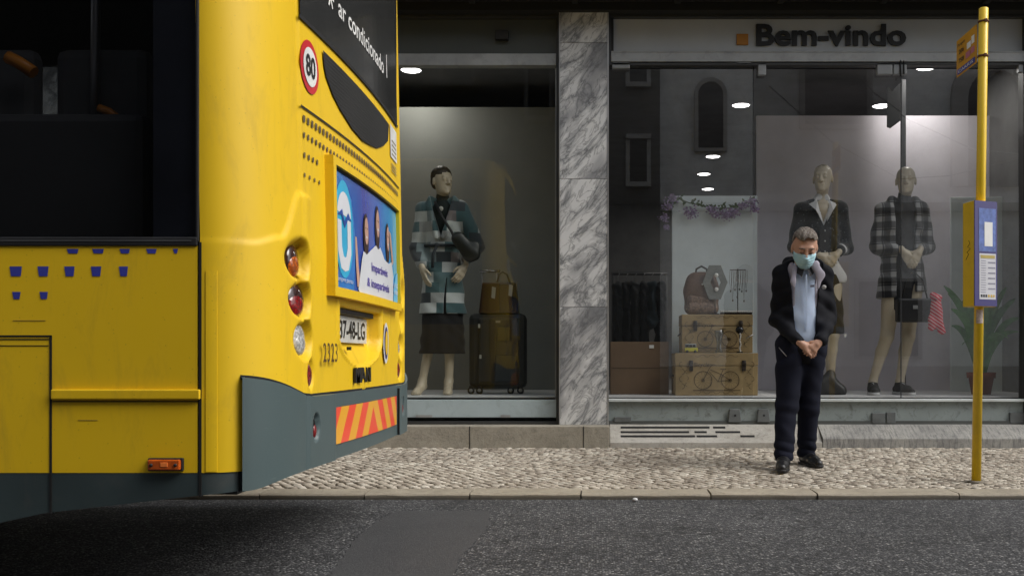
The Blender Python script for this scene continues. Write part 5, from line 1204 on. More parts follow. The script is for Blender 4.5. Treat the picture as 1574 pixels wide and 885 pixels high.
for (a, b) in ((737, 498), (739, 545)):
    q = MB(); q.box(X(a, sy0) - .009, X(a, sy0) + .009, sy0 - .03, sy0 - .02, Z(b + 6, sy0), Z(b, sy0)); mkobj('zip_pull', q, mat('zip_white', (.55, .55, .5), .4), t, .002)
q = MB(); q.box(X(766, sy0) - .02, X(766, sy0) + .02, sy0 - .034, sy0 - .028, Z(496, sy0), Z(493, sy0)); mkobj('logo_bar', q, STEEL, t)
for (px, yy) in ((724, sy0), (737, sy0 + .02), (785, sy0 + .05), (800, sy0 + .05)):
    q = MB(); M = Matrix.Translation((X(px, yy), yy, .512 + .03)) @ Matrix.Rotation(RAD(75), 4, 'X'); q.lathe([(.018, -.012), (.03, -.013), (.031, 0), (.03, .013), (.018, .012)], n=20, M=M); w_ = mkobj('caster_wheel', q, BLACK, t)
    q = MB(); q.lathe([(.016, -.014), (.016, .015)], n=14, M=M); mkobj('hub', q, mat('caster_hub', (.3, .3, .28), .4), w_); q = MB(); q.box(X(px, yy) - .015, X(px, yy) + .015, yy - .012, yy + .03, .56, .585); mkobj('caster_fork', q, BLACK, w_)
q = MB(); hx0, hx1 = X(741, sy0 + .2), X(764, sy0 + .2); zt_ = Z(417, sy0 + .2); q.tube([(hx0, sy0 + .2, sz1 - .02), (hx0, sy0 + .2, zt_)], .007); q.tube([(hx1, sy0 + .2, sz1 - .02), (hx1, sy0 + .2, zt_)], .007); mkobj('handle_tube', q, STEEL, t)
q = MB(); q.tube([(hx0 - .02, sy0 + .2, zt_), (hx1 + .03, sy0 + .2, zt_ + .002)], .013); mkobj('telescopic_handle', q, mat('chrome_handle', (.4, .4, .4), .25, .9, bump=0), t)
b0, b1 = X(735, sy0), X(797, sy0); bz = sz1; bh = Z(433, sy0) - bz
t = thing('tote_bag', 'brown and purple leather tote standing on the dark suitcase', 'handbag', ((b0 + b1) / 2, sy0 + .10, bz))
hw = (b1 - b0) / 2
def tote(x0, x1, xt0, xt1, y0, y1, h, m, nme):
    q = MB(); q.add([(x0, y0, 0), (x1, y0, 0), (x1, y1, 0), (x0, y1, 0), (xt0, y0 + .02, h), (xt1, y0 + .02, h), (xt1, y1 - .02, h), (xt0, y1 - .02, h)], [(0, 3, 2, 1), (4, 5, 6, 7), (0, 1, 5, 4), (1, 2, 6, 5), (2, 3, 7, 6), (3, 0, 4, 7)]); return mkobj(nme, q, m, t, .012, local=True)
tote(-hw, .05, -hw + .03, .05, -.08, .08, bh, mat('dark_brown_leather', (.06, .028, .012), .35, coat=.2, var=.2), 'bag_front')
tote(.0, hw - .05, .0, hw - .07, -.085, .07, bh * .98, mat('aubergine_leather', (.035, .027, .035), .35, coat=.2), 'bag_pocket')
tote(.04, hw, .04, hw - .03, -.06, .09, bh * 1.0, mat('black_leather_bag', (.010, .009, .009), .3), 'bag_side')
q = MB(); q.tube([(-.02, -.04, bh - .02), (.0, -.04, bh + .07), (.03, -.03, bh + .095), (.07, -.03, bh + .07), (.11, -.03, bh - .04)], .009); mkobj('bag_handle', q, mat('plaited_handle', (.09, .085, .06), .4, var=.8, vs=120), t, local=True)
for (x_, z_) in ((-.045, bh - .08), (.105, bh - .06)):
    q = MB(); q.add([(x_ - .018, -.09, z_ - .06), (x_ + .014, -.09, z_ - .07), (x_ + .022, -.086, z_ + .03), (x_ - .012, -.086, z_ + .04)], [(0, 1, 2, 3)]); mkobj('swing_tag', q, mat('tag_card', (.4, .4, .36), .6), t, local=True)
# plant in a pot
pyy = 8.72; ppx = X(1508, pyy)
t = thing('potted_plant', 'long leaved green plant in a terracotta pot behind the bus stop', 'plant', (ppx, pyy, .512))
q = MB(); hp = Z(572, pyy) - .512; q.lathe([(.08, 0), (.105, hp - .05), (.118, hp - .05), (.122, hp), (.108, hp), (.105, hp - .02)], n=28); mkobj('pot', q, mat('terracotta', (.22, .055, .032), .7, var=.2), t, local=True)
q = MB(); q.lathe([(.10, hp - .03), (.02, hp - .02)], n=20); mkobj('soil', q, mat('soil', (.03, .02, .015), .95), t, local=True)
LEAF = mat('plant_leaf', (.09, .24, .07), .4, var=.3, vs=20, bump=0)
tips = [(1447, 452), (1448, 476), (1462, 500), (1475, 436), (1490, 425), (1525, 430), (1538, 428), (1566, 458), (1560, 490), (1545, 470), (1468, 530), (1535, 520), (1502, 450), (1455, 438), (1480, 462), (1552, 440), (1530, 470), (1495, 480), (1516, 418), (1557, 510)]
for i, (a, b) in enumerate(tips):
    tip = Vector((X(a, pyy) - ppx, rn.uniform(-.25, .1), Z(b, pyy) - .512)); base = Vector((rn.uniform(-.03, .03), rn.uniform(-.02, .02), hp - .03)); mid = base.lerp(tip, .30) + Vector((0, 0, .30 + .10 * rn.random())) 
    q = MB(); n = 14; vs = []; wv = tip - base; side = wv.cross(Vector((0, 1, .2))).normalized()
    for k_ in range(n + 1):
        u = k_ / n; c = base * (1 - u) ** 2 + mid * 2 * u * (1 - u) + tip * u * u; wd = .032 * math.sin(math.pi * min(1, u * .82 + .1)) ** .7 * (1 if u < .98 else .2)
        vs += [c - side * wd, c + Vector((0, .008, -.008)), c + side * wd]
    q.add(vs, [(3 * k_ + j, 3 * k_ + j + 1, 3 * k_ + j + 4, 3 * k_ + j + 3) for k_ in range(n) for j in (0, 1)], None, True); mkobj('leaf', q, LEAF, t, local=True, recalc=False)
q = MB(); q.tube([(0, 0, hp - .04), (.005, .0, hp + .12)], [.02, .01]); mkobj('stem', q, LEAF, t, local=True)
# ------------------------------------------------------------------ people and mannequins
def head_prims(c, R, s=1.0, ears=True):
    c = np.array(c, float); H = lambda x, y, z: c + R @ (np.array([x, y, z]) * s)
    P = [ellp(H(0, .016, .042), (.074 * s, .094 * s, .078 * s), R, .02), ellp(H(0, -.018, -.015), (.063 * s, .074 * s, .094 * s), R, .03),
         ellp(H(0, -.040, -.074), (.046 * s, .046 * s, .036 * s), R, .03), cap(H(-.032, -.080, .032), H(.032, -.080, .032), .011 * s, .011 * s, .015),
         ellp(H(-.031, -.098, .010), (.019 * s, .014 * s, .012 * s), R, .012, True), ellp(H(.031, -.098, .010), (.019 * s, .014 * s, .012 * s), R, .012, True),
         ellp(H(-.030, -.080, .009), (.014 * s,) * 3, R, .004), ellp(H(.030, -.080, .009), (.014 * s,) * 3, R, .004),
         cap(H(0, -.090, .020), H(0, -.110, -.022), .008 * s, .012 * s, .012), cap(H(-.012, -.096, -.026), H(.012, -.096, -.026), .008 * s, .008 * s, .01),
         cap(H(-.019, -.085, -.052), H(.019, -.085, -.052), .008 * s, .008 * s, .006), cap(H(-.015, -.083, -.064), H(.015, -.083, -.064), .009 * s, .009 * s, .006),
         ellp(H(0, -.078, -.092), (.022 * s, .016 * s, .016 * s), R, .02)]
    if ears: P += [ellp(H(sx * .075, .008, -.002), (.009 * s, .018 * s, .031 * s), R, .01) for sx in (-1, 1)]
    return P, H
def hand_prims(w, d, nrm, thumb, curl=25, s=1.0, spread=1.0):
    """w wrist, d finger direction, nrm towards the palm side, thumb = +1/-1 picks the thumb's side"""
    w = np.array(w, float); d = np.array(d, float); d /= np.linalg.norm(d); nrm = np.array(nrm, float); nrm -= d * nrm.dot(d); nrm /= np.linalg.norm(nrm); sd = np.cross(d, nrm) * thumb
    P = []; at = lambda a, b, c: w + (d * a + sd * b + nrm * c) * s
    P.append(cap(at(-.02, 0, 0), at(.03, 0, 0), .024 * s, .026 * s, .015))
    for i, b in enumerate((-.028, -.010, .010, .028)): P.append(cap(at(.02, b * .6, 0), at(.082, b, .002), .015 * s, .0125 * s, .012))
    L = [(.030, .020, .016), (.038, .025, .019), (.041, .027, .019), (.037, .024, .018)]
    for i, b in enumerate((-.029, -.010, .010, .030)):
        p = at(.086, b * spread, .002); ang = 0; 
        for j in range(3):
            ang += RAD(curl * (1.0 if j else .7)); v = (d * math.cos(ang) + nrm * math.sin(ang)) * L[i][j] * s; q = p + v
            P.append(cap(p, q, (.0092 - .0008 * j) * s, (.0086 - .0008 * j) * s, .0025)); p = q
    a, b, c = at(.018, .022, .004), at(.045, .045, .014), at(.070, .052, .026)
    P += [cap(a, b, .013 * s, .011 * s, .008), cap(b, c, .0105 * s, .0095 * s, .004), cap(c, at(.088, .048, .036), .0092 * s, .0078 * s, .003)]
    return P
def leg_prims(hip, knee, ank, r=(.088, .058, .036)):
    hip, knee, ank = (np.array(q, float) for q in (hip, knee, ank)); calf = knee + (ank - knee) * .33 + np.array([0, .02, 0])
    return [cap(hip, knee, r[0], r[1], .03), cap(knee, calf, r[1], r[1] * .92, .02), cap(calf, ank, r[1] * .88, r[2], .02), ellp(knee + np.array([0, -.012, 0]), (r[1] * .8,) * 3, None, .02)]
def foot_prims(ank, yaw, L=.24, heel=0.0):
    a = np.array(ank, float); f = np.array([math.sin(yaw), -math.cos(yaw), 0]); z0 = a[2]
    g = a * 1.0; g[2] = 0
    toe = g + f * L * .68; ball = g + f * L * .45; hl = g - f * .03
    P = [cap(hl + [0, 0, .032 + heel], ball + [0, 0, .03], .033, .034, .02), cap(ball + [0, 0, .026], toe + [0, 0, .02], .034, .02, .02), cap(a, (hl + ball) / 2 + [0, 0, .045 + heel * .6], .036, .034, .03)]
    sd = np.array([-f[1], f[0], 0])
    for k_ in (-1, 1): P.append(cap(ball + sd * .02 * k_ + [0, 0, .02], toe + sd * .018 * k_ + [0, 0, .016], .02, .014, .015))
    return P

# the man waiting on the pavement
MX, MY = 1.45, 6.95
MAN_ = thing('person', 'man in dark open jacket and blue face mask, hands clasped, on the cobbles', 'person', (MX, MY, pz(MY) + .002))
Rh = rotm('Z', -4) @ rotm('X', 27) @ rotm('Y', 3)
hp_, H = head_prims((.0, -.055, 1.515), Rh, 1.10)
body = hp_ + [cap((0, .01, 1.36), (0, -.02, 1.46), .06, .055, .03), cap((0, .03, 1.28), (0, .02, .85), .12, .12, .05, .65), cap((-.14, .03, 1.34), (.15, .03, 1.34), .05, .05, .04),
    cap((-.15, .03, 1.34), (-.165, .06, 1.03), .045, .038, .03), cap((-.165, .06, 1.03), (-.062, -.20, .862), .036, .026, .02),
    cap((.155, .03, 1.34), (.19, .06, 1.03), .045, .038, .03), cap((.19, .06, 1.03), (.078, -.20, .872), .036, .026, .02)]
body += leg_prims((-.08, .02, .84), (-.124, -.05, .43), (-.158, -.14, .09), (.08, .05, .034)) + leg_prims((.065, .02, .84), (.048, .04, .43), (.048, .125, .09), (.08, .05, .034))
body += hand_prims((-.058, -.215, .856), (.80, -.15, -.60), (-.1, .9, -.3), 1, 28, .86) + hand_prims((.068, -.205, .866), (-.70, -.30, -.66), (.1, .9, .1), -1, 36, .86)
sdf_obj('body', body, SKIN, MAN_, .0045)
# hair: cap over the skull, thinner over the brow
def hair_post(c, R, s, fringe=.055, back=-.055):
    c = np.array(c, float)
    def f(x, y, z, D):
        lx = ((x - c[0]) * R[0, 0] + (y - c[1]) * R[1, 0] + (z - c[2]) * R[2, 0]) / s
        ly = ((x - c[0]) * R[0, 1] + (y - c[1]) * R[1, 1] + (z - c[2]) * R[2, 1]) / s
        lz = ((x - c[0]) * R[0, 2] + (y - c[1]) * R[1, 2] + (z - c[2]) * R[2, 2]) / s
        line = np.where(ly < -.02, fringe + .012 * np.sin(lx * 60 + 1), fringe + (back - fringe) * np.clip((ly + .02) / .07, 0, 1)) + .004 * np.sin(lx * 170 + ly * 130)
        D = D + .0012 * np.sin(lx * 170 + 3 * np.sin(lz * 30 + ly * 25)) + .0008 * np.sin(lx * 380 + ly * 60)
        return np.maximum(D, (line - lz) * s)
    return f
sdf_obj('hair', [ellp(H(0, .018, .046), (.080 * 1.10, .099 * 1.10, .085 * 1.10), Rh, .02), ellp(H(0, -.03, .085), (.06 * 1.10, .055 * 1.10, .04 * 1.10), Rh, .03), ellp(H(0, .05, -.01), (.072 * 1.10, .06 * 1.10, .07 * 1.10), Rh, .02)], HAIRM, MAN_, .004, hair_post((.0, -.055, 1.515), Rh, 1.10, .088, -.03))
def mask_post(x, y, z, D):
    c = np.array((.0, -.055, 1.515)); R = Rh; s = 1.10
    lx = ((x - c[0]) * R[0, 0] + (y - c[1]) * R[1, 0] + (z - c[2]) * R[2, 0]) / s; ly = ((x - c[0]) * R[0, 1] + (y - c[1]) * R[1, 1] + (z - c[2]) * R[2, 1]) / s; lz = ((x - c[0]) * R[0, 2] + (y - c[1]) * R[1, 2] + (z - c[2]) * R[2, 2]) / s
    top = -.004 - .010 * (np.abs(lx) / .06) ** 2; bot = -.112 + .045 * (np.abs(lx) / .062) ** 2
    D = D + .0012 * np.sin(lz * 330)
    D = np.maximum(D, (lz - top) * s); D = np.maximum(D, (bot - lz) * s); D = np.maximum(D, (ly + .005) * s); return D
sdf_obj('face_mask', [ellp(H(0, -.022, -.030), (.069 * 1.10, .080 * 1.10, .085 * 1.10), Rh, .02), ellp(H(0, -.050, -.072), (.05 * 1.10, .052 * 1.10, .045 * 1.10), Rh, .03), cap(H(0, -.092, -.004), H(0, -.112, -.03), .012, .018, .03), ellp(H(0, -.022, -.02), (.064, .02, .02), Rh, .01)], MASKB, MAN_, .0035, mask_post)
q = MB()
for sx in (-1, 1):
    for a, b in ((-.018, -.004), (-.075, -.014)): q.tube([H(sx * .056, -.045, a), H(sx * .073, -.01, (a + b) / 2), H(sx * .080, .016, b)], .0018, 5)
mkobj('mask_loops', q, WHITEV, MAN_, local=True)
q = MB()
for sx in (-1, 1):
    q.tube([H(sx * .012, -.094, .030), H(sx * .030, -.098, .036), H(sx * .048, -.086, .030)], [.003, .0045, .003], 6)
mkobj('eyebrows', q, HAIRM, MAN_, local=True)
q = MB()
for sx in (-1, 1): q.tube([H(sx * .017, -.0935, .006), H(sx * .030, -.0965, .002), H(sx * .043, -.0895, .006)], [.002, .0036, .002], 6)
mkobj('lowered_lashes', q, mat('lash_brown', (.05, .025, .018), .7), MAN_, local=True)
# shirt
def sh_post(x, y, z, D): D = folds(.0035, 12, 16, .7)(x, y, z, D); return np.maximum(D, .80 - z)
sdf_obj('shirt', [cap((0, .03, 1.30), (.003, .0, .90), .135, .138, .05, .68), cap((-.12, .03, 1.33), (.12, .03, 1.33), .055, .055, .04), cap((0, .02, 1.34), (0, .0, 1.40), .075, .065, .03)], SHIRT, MAN_, .006, sh_post)
q = MB(); 
for sx in (-1, 1): q.add([(sx * .01, -.092, 1.375), (sx * .055, -.06, 1.40), (sx * .062, -.075, 1.345), (sx * .028, -.105, 1.315)], [(0, 1, 2, 3)])
mkobj('shirt_collar', q, mat('dark_collar', (.02, .02, .025), .8), MAN_, local=True)
q = MB(); q.box(-.001, .009, -.098, -.094, .95, 1.33); mkobj('shirt_placket', q, SHIRT, MAN_, local=True)
q = MB(); q.add([(.03, -.0985, 1.26), (.058, -.093, 1.262), (.056, -.094, 1.245), (.03, -.0995, 1.243)], [(0, 1, 2, 3)]); mkobj('shirt_badge', q, mat('badge_grey', (.12, .12, .16), .7), MAN_, local=True)
# trousers
def tr_post(x, y, z, D):
    D = folds(.0035, 10, 14, 2.0)(x, y, z, D) + .006 * (1 - 2 * np.abs(np.sin(z * 48 + 12 * x + 5 * y))) * np.exp(-((z - .12) / .07) ** 2) + .005 * (1 - 2 * np.abs(np.sin(z * 26 + 16 * np.abs(x)))) * np.exp(-((z - .74) / .07) ** 2) + .004 * np.sin(z * 60 + 14 * x) * np.exp(-((z - .42) / .08) ** 2)
    return np.maximum(D, .055 + .0 * x - z)
sdf_obj('trousers', [cap((-.05, .03, .86), (.06, .03, .86), .115, .115, .05, .85), cap((-.082, .02, .84), (-.120, -.045, .43), .102, .078, .04), cap((-.124, -.045, .43), (-.158, -.135, .08), .075, .064, .03), cap((.072, .02, .84), (.050, .045, .43), .098, .075, .04), cap((.050, .045, .43), (.048, .128, .08), .073, .064, .03)], TROUS, MAN_, .006, tr_post)
def shoe(a, yaw, par, mt, L=.275, sole=None, w=.045):
    a = np.array(a, float); f = np.array([math.sin(yaw), -math.cos(yaw), 0]); g = a.copy(); g[2] = 0
    hl, ball, toe = g - f * .045, g + f * L * .45, g + f * L * .72
    cut = lambda x, y, z, D: np.maximum(D, .012 - z)
    o = sdf_obj('shoe', [cap(hl + [0, 0, .045], ball + [0, 0, .038], w * .9, w * 1.02, .02), cap(ball + [0, 0, .034], toe + [0, 0, .026], w, w * .72, .02), cap(a + [0, 0, .02], (hl + ball) / 2 + [0, 0, .055], w * .95, w, .03)], mt, par, .0055, cut)
    so_ = sdf_obj('sole', [cap(hl + [0, 0, .012], ball + [0, 0, .012], w * .98, w * 1.12, .01), cap(ball + [0, 0, .012], toe + [0, 0, .012], w * 1.10, w * .86, .01)], sole or BLACK, o, .005, lambda x, y, z, D: np.maximum(np.maximum(D, -z), z - (.026 if sole else .018)))
    return o
shoe((-.162, -.145, .06), RAD(-14), MAN_, SHOE, .26, None, .041); shoe((.052, .13, .06), RAD(14), MAN_, SHOE, .26, None, .041)
# jacket with open front, hood collar and lilac lining
def opening_w(z): return np.interp(z, [.80, .86, .95, 1.1, 1.25, 1.36, 1.42], [.0, .05, .068, .080, .096, .116, .125])
def opening_c(z): return np.interp(z, [.8, 1.0, 1.3, 1.42], [.0, .0, .004, .006])
ARM = [cap((-.145, .025, 1.335), (-.168, .055, 1.03), .061, .050, .05), cap((-.168, .055, 1.03), (-.066, -.188, .868), .049, .040, .04),
       cap((.155, .025, 1.335), (.192, .055, 1.03), .061, .051, .05), cap((.192, .055, 1.03), (.085, -.185, .878), .050, .040, .04)]
TOR = [cap((0, .03, 1.28), (.01, .02, .84), .160, .162, .06, .68), cap((-.12, .03, 1.345), (.13, .03, 1.345), .062, .062, .05)]
COLL = [cap((-.055, -.065, 1.33), (-.088, .00, 1.395), .026, .034, .03), cap((-.088, .0, 1.395), (-.055, .085, 1.425), .034, .04, .03), cap((-.055, .085, 1.425), (.055, .085, 1.425), .04, .04, .03), cap((.055, .085, 1.425), (.092, .0, 1.405), .04, .036, .03), cap((.092, .0, 1.405), (.065, -.065, 1.335), .036, .026, .03), ellp((0, .105, 1.38), (.10, .05, .07), None, .05)]
def jk_post(x, y, z, D):
    D = folds(.0055, 13, 19, 0)(x, y, z, D) + .005 * (1 - 2 * np.abs(np.sin(17 * z + 9 * x * np.sign(x) + 4 * y + 1.3 * np.sin(10 * z)))) * np.exp(-((z - 1.08) / .22) ** 2) + .004 * np.sin(48 * z + 26 * np.abs(x) + 15 * y) * np.exp(-((z - 1.0) / .13) ** 2)
    hem = .715 - .09 * x - .0 * y; D = np.maximum(D, hem - z)
    zz = np.asarray(z).ravel(); wv = opening_w(zz)[None, None, :]; cv = opening_c(zz)[None, None, :]
    cut = np.maximum(np.abs(x - cv) - wv, y + .02); cut = np.where(z < .80, 1, cut) ; cut = np.maximum(cut, z - 1.50)
    arms_ = (y < -.125)                                  # leave the sleeves that cross in front whole
    cut = np.where(arms_ & (z < .95), 1, cut)
    return np.maximum(D, -cut)
jk = sdf_obj('jacket', TOR + ARM + COLL, NAVY, MAN_, .006, jk_post)
def ln_post(x, y, z, D):
    zz = np.asarray(z).ravel(); wv = opening_w(zz)[None, None, :] - np.interp(zz, [.85, 1.1, 1.25, 1.4], [0, .012, .028, .046])[None, None, :]; cv = opening_c(zz)[None, None, :]
    cut = np.maximum(np.abs(x - cv) - wv, y + .02); D = np.maximum(D, -cut); D = np.maximum(D, y + .0); return np.maximum(D, .90 - z) 
sdf_obj('jacket_lining', [cap((0, .03, 1.28), (.01, .02, .84), .146, .146, .06, .68), cap((-.10, .03, 1.34), (.11, .03, 1.34), .052, .052, .05), cap((-.052, -.066, 1.335), (-.078, .0, 1.40), .024, .030, .03), cap((.060, -.068, 1.34), (.085, .0, 1.41), .026, .034, .03)], LINING, jk, .005, ln_post)
sdf_obj('lapel_lining', [cap((.062, -.085, 1.40), (.100, -.098, 1.33), .030, .026, .02, .35), cap((.100, -.098, 1.33), (.080, -.112, 1.24), .024, .010, .02, .35), cap((-.075, -.080, 1.38), (-.088, -.104, 1.28), .020, .014, .02, .35), cap((-.088, -.100, 1.28), (-.082, -.104, 1.23), .012, .006, .02, .35)], LINING, jk, .005)
sdf_obj('hood', [cap((-.10, .03, 1.39), (-.07, .10, 1.42), .045, .05, .03), cap((-.07, .10, 1.42), (.07, .10, 1.42), .05, .05, .03), cap((.07, .10, 1.42), (.105, .02, 1.39), .05, .042, .03), cap((.105, .02, 1.39), (.118, -.055, 1.345), .034, .02, .03)], NAVY, jk, .006, folds(.004, 30, 30))
q = MB(); q.lathe([(.0155, 0), (.0155, .002)], n=24, M=Matrix.Translation((.125, -.098, 1.245)) @ Matrix.Rotation(RAD(-22), 4, 'Z') @ Matrix.Rotation(RAD(90), 4, 'X')); bd = mkobj('round_badge', q, mat('badge_white', (.5, .5, .5), .6, var=.3, vs=120), jk, local=True)
q = MB(); q.tube([(-.185, -.09, .83), (-.14, -.13, .77)], .003, 5); mkobj('pocket_zip', q, STEEL, jk, local=True)

# ---- mannequins
def mann(label, pxc, Yc, J, Rm, headc, hs=1.0, hands=(), feet=(), legs=(), extra=()):
    t = thing('mannequin', label, 'mannequin', (X(pxc, Yc), Yc, .512))
    P, H = head_prims(headc, Rm, hs); hc = np.array(headc)
    P += [cap(hc + [0, .02, -.16], hc + [0, .01, -.07], .050, .047, .03), cap((0, .02, J['sh'] - .06), (0, .02, J['hip']), .11, .115, .05, .65), cap((-.15, .02, J['sh']), (.15, .02, J['sh']), .045, .045, .05)]
    for a in J['arms']: P += [cap(a[0], a[1], .042, .035, .03), cap(a[1], a[2], .034, .024, .02)]
    for h in hands: P += hand_prims(*h)
    for l in legs: P += leg_prims(*l)
    for f in feet: P += foot_prims(*f)
    P += list(extra)
    return t, P, H
# checked coat, left window
s1 = F / 8.65
A1_ = [((-.17, .02, 1.60), (-.225, .06, 1.27), (-.155, -.12, 1.10)), ((.17, .02, 1.60), (.285, .10, 1.30), (.215, -.06, 1.16))]
R1 = rotm('Z', 38)
t, P, H = mann('mannequin in checked teal, grey and white coat and black skirt', 680, 8.65, {'sh': 1.60, 'hip': 1.0, 'arms': A1_}, R1, (.0, .0, 1.845), 1.08,
    hands=[((-.150, -.135, 1.085), (.25, -.25, -.9), (.6, .3, 0), 1, 16, 1.05), ((.205, -.08, 1.105), (-.35, -.35, -.75), (-.3, .6, .2), -1, 26, 1.05)],
    legs=[((-.07, .02, .95), (-.10, .01, .52), (-.175, .01, .12), (.075, .050, .034)), ((.07, .02, .95), (.06, .005, .52), (.055, .02, .12), (.075, .050, .034))],
    feet=[((-.178, .015, .11), RAD(-15), .23, .04), ((.05, .02, .11), RAD(5), .23, .04)])
sdf_obj('body', P, MANQ, t, .0065)
sdf_obj('hair', [ellp(H(0, .020, .046), (.088, .106, .094), R1, .02), ellp(H(0, .085, .0), (.055, .055, .055), R1, .03)], mat('dark_moulded_hair', (.018, .014, .010), .5), t, .006, hair_post((.0, .0, 1.845), R1, 1.08, .055, -.05))
def coat_post(x, y, z, D):
    D = folds(.006, 11, 14, 1)(x, y, z, D) - .006 * np.exp(-((z - 1.285) / .02) ** 2)
    D = np.maximum(D, .70 - z); w_ = np.interp(np.asarray(z).ravel(), [1.30, 1.60, 1.75], [-.02, .075, .11])[None, None, :]
    cut = np.maximum(np.abs(x - .0) - w_, y + .03); D = np.maximum(D, -cut)
    fl_ = np.maximum(np.abs(x - .055 - .02 * np.sin(z * 6)) - np.interp(np.asarray(z).ravel(), [.7, 1.0, 1.1], [.012, .004, -.01])[None, None, :], y); return np.maximum(D, -fl_)
CT1 = m_checks('teal_white_grey_checks', [(.07, .14, .155), (.66, .70, .70), (.24, .30, .31), (.05, .06, .07), (.42, .44, .44), (.12, .20, .215), (.66, .70, .68), (.24, .21, .21)], .125, .088, 8)
coat = sdf_obj('coat', [cap((0, .02, 1.54), (0, .02, 1.28), .165, .135, .06, .68), cap((0, .02, 1.28), (.0, .02, .68), .135, .205, .05, .68), cap((-.13, .02, 1.61), (.13, .02, 1.61), .07, .07, .05),
    cap((-.165, .02, 1.60), (-.225, .06, 1.27), .075, .066, .04), cap((-.225, .06, 1.27), (-.165, -.09, 1.13), .066, .058, .03), cap((.165, .02, 1.60), (.285, .10, 1.30), .078, .066, .04), cap((.285, .10, 1.30), (.225, -.02, 1.19), .066, .056, .03), cap((-.03, -.10, 1.36), (-.10, -.04, 1.68), .03, .035, .03), cap((.03, -.10, 1.36), (.10, -.04, 1.68), .03, .035, .03)], CT1, t, .007, coat_post)
q = MB(); q.tube([(-.145, -.02, 1.29), (-.10, -.085, 1.285), (0, -.108, 1.285), (.10, -.085, 1.285), (.145, -.02, 1.29)], .014, 8); q.tube([(-.03, -.115, 1.285), (-.06, -.125, 1.20), (-.065, -.13, 1.09)], .013, 8); q.ell((-.03, -.118, 1.285), (.026, .016, .02)); mkobj('belt', q, mat('dark_belt_wool', (.03, .035, .04), .9), coat, local=True)
sdf_obj('turtleneck', [cap((0, .02, 1.55), (0, .02, 1.25), .135, .12, .05, .66), cap((0, .02, 1.60), (0, .012, 1.72), .075, .055, .04)], mat('black_green_knit', (.010, .016, .015), .9), t, .007)
q = MB(); q.ell((-.0, -.085, 1.60), (.022, .01, .022)); mkobj('brooch', q, mat('pale_brooch', (.4, .4, .36), .4), t, local=True)
sdf_obj('skirt', [cap((0, .02, 1.0), (0, .02, .37), .15, .205, .05, .66)], CLOTHBLK, t, .007, lambda x, y, z, D: np.maximum(folds(.007, 34, 4, 0)(x, y, z, D), .355 - z))
q = MB(); q.tube([(-.05, -.09, 1.66), (.02, -.135, 1.52), (.10, -.155, 1.40), (.15, -.16, 1.30)], .012, 8); mkobj('bag_strap', q, BLACK, t, local=True)
t2 = thing('shoulder_bag', 'dark slouchy shoulder bag held under the arm of the checked coat mannequin', 'handbag', (X(715, 8.5), 8.50, Z(398, 8.5)))
sdf_obj('bag_body', [cap((-.06, 0, .17), (.05, 0, .05), .06, .075, .03, .5), cap((.05, 0, .05), (.08, 0, .10), .06, .05, .03, .5)], mat('dark_bag_leather', (.016, .018, .015), .4, bump=.3), t2, .007, folds(.003))
# patterned cardigan, behind the man
R2 = rotm('Z', -22)
A2_ = [((-.17, .02, 1.62), (-.22, .06, 1.30), (-.05, -.12, 1.21)), ((.17, .02, 1.62), (.225, .08, 1.30), (.125, -.10, 1.235))]
t, P, H = mann('mannequin in dark patterned cardigan and white collar directly behind the man', 1263, 8.75, {'sh': 1.62, 'hip': 1.0, 'arms': A2_}, R2, (.01, .0, 1.885), 1.08,
    hands=[((-.045, -.125, 1.205), (.8, -.1, -.4), (0, .9, 0), 1, 25, 1.05), ((.115, -.115, 1.225), (-.62, -.2, -.65), (0, .9, 0), -1, 22, 1.05)],
    legs=[((-.09, .02, .95), (-.09, -.02, .52), (-.09, .02, .12), (.095, .058, .034)), ((.09, .02, .95), (.09, -.02, .52), (.08, .02, .12), (.095, .058, .034))], feet=[((-.09, .02, .10), RAD(-8), .23, .03), ((.08, .02, .10), RAD(8), .23, .03)], extra=[ellp((0, -.01, 1.61), (.10, .07, .08), None, .05)])
sdf_obj('body', P, MANQ, t, .0065)
sdf_obj('hair', [ellp(H(0, .020, .046), (.079, .097, .085), R2, .02)], mat('moulded_beige_hair', (.20, .16, .10), .5, bump=.5, bs=60), t, .006, hair_post((.01, .0, 1.885), R2, 1.08, .06, -.04))
def card_post(x, y, z, D):
    D = np.maximum(folds(.005, 12, 16, 2)(x, y, z, D), 1.16 - z); w_ = np.interp(np.asarray(z).ravel(), [1.42, 1.66, 1.75], [-.02, .085, .11])[None, None, :]
    return np.maximum(D, -np.maximum(np.abs(x) - w_, y + .03))
cd_ = sdf_obj('cardigan', [cap((0, .02, 1.56), (0, .02, 1.14), .168, .155, .06, .68), cap((-.13, .02, 1.63), (.13, .02, 1.63), .066, .066, .05), cap((-.17, .02, 1.62), (-.222, .06, 1.30), .072, .064, .04), cap((-.222, .06, 1.30), (-.07, -.10, 1.22), .064, .05, .03), cap((.17, .02, 1.62), (.228, .08, 1.30), .072, .066, .04), cap((.228, .08, 1.30), (.145, -.07, 1.25), .064, .05, .03)], m_lace(), t, .007, card_post)
q = MB(); q.box(-.045, .04, -.122, -.116, 1.20, 1.44); mkobj('front_panel', q, DRESSG, cd_, local=True)
q = MB()
for z_ in (1.24, 1.33, 1.42): q.ell((.0, -.125, z_), (.008, .005, .008), nu=8, nv=6)
mkobj('buttons', q, STEEL, cd_, local=True)
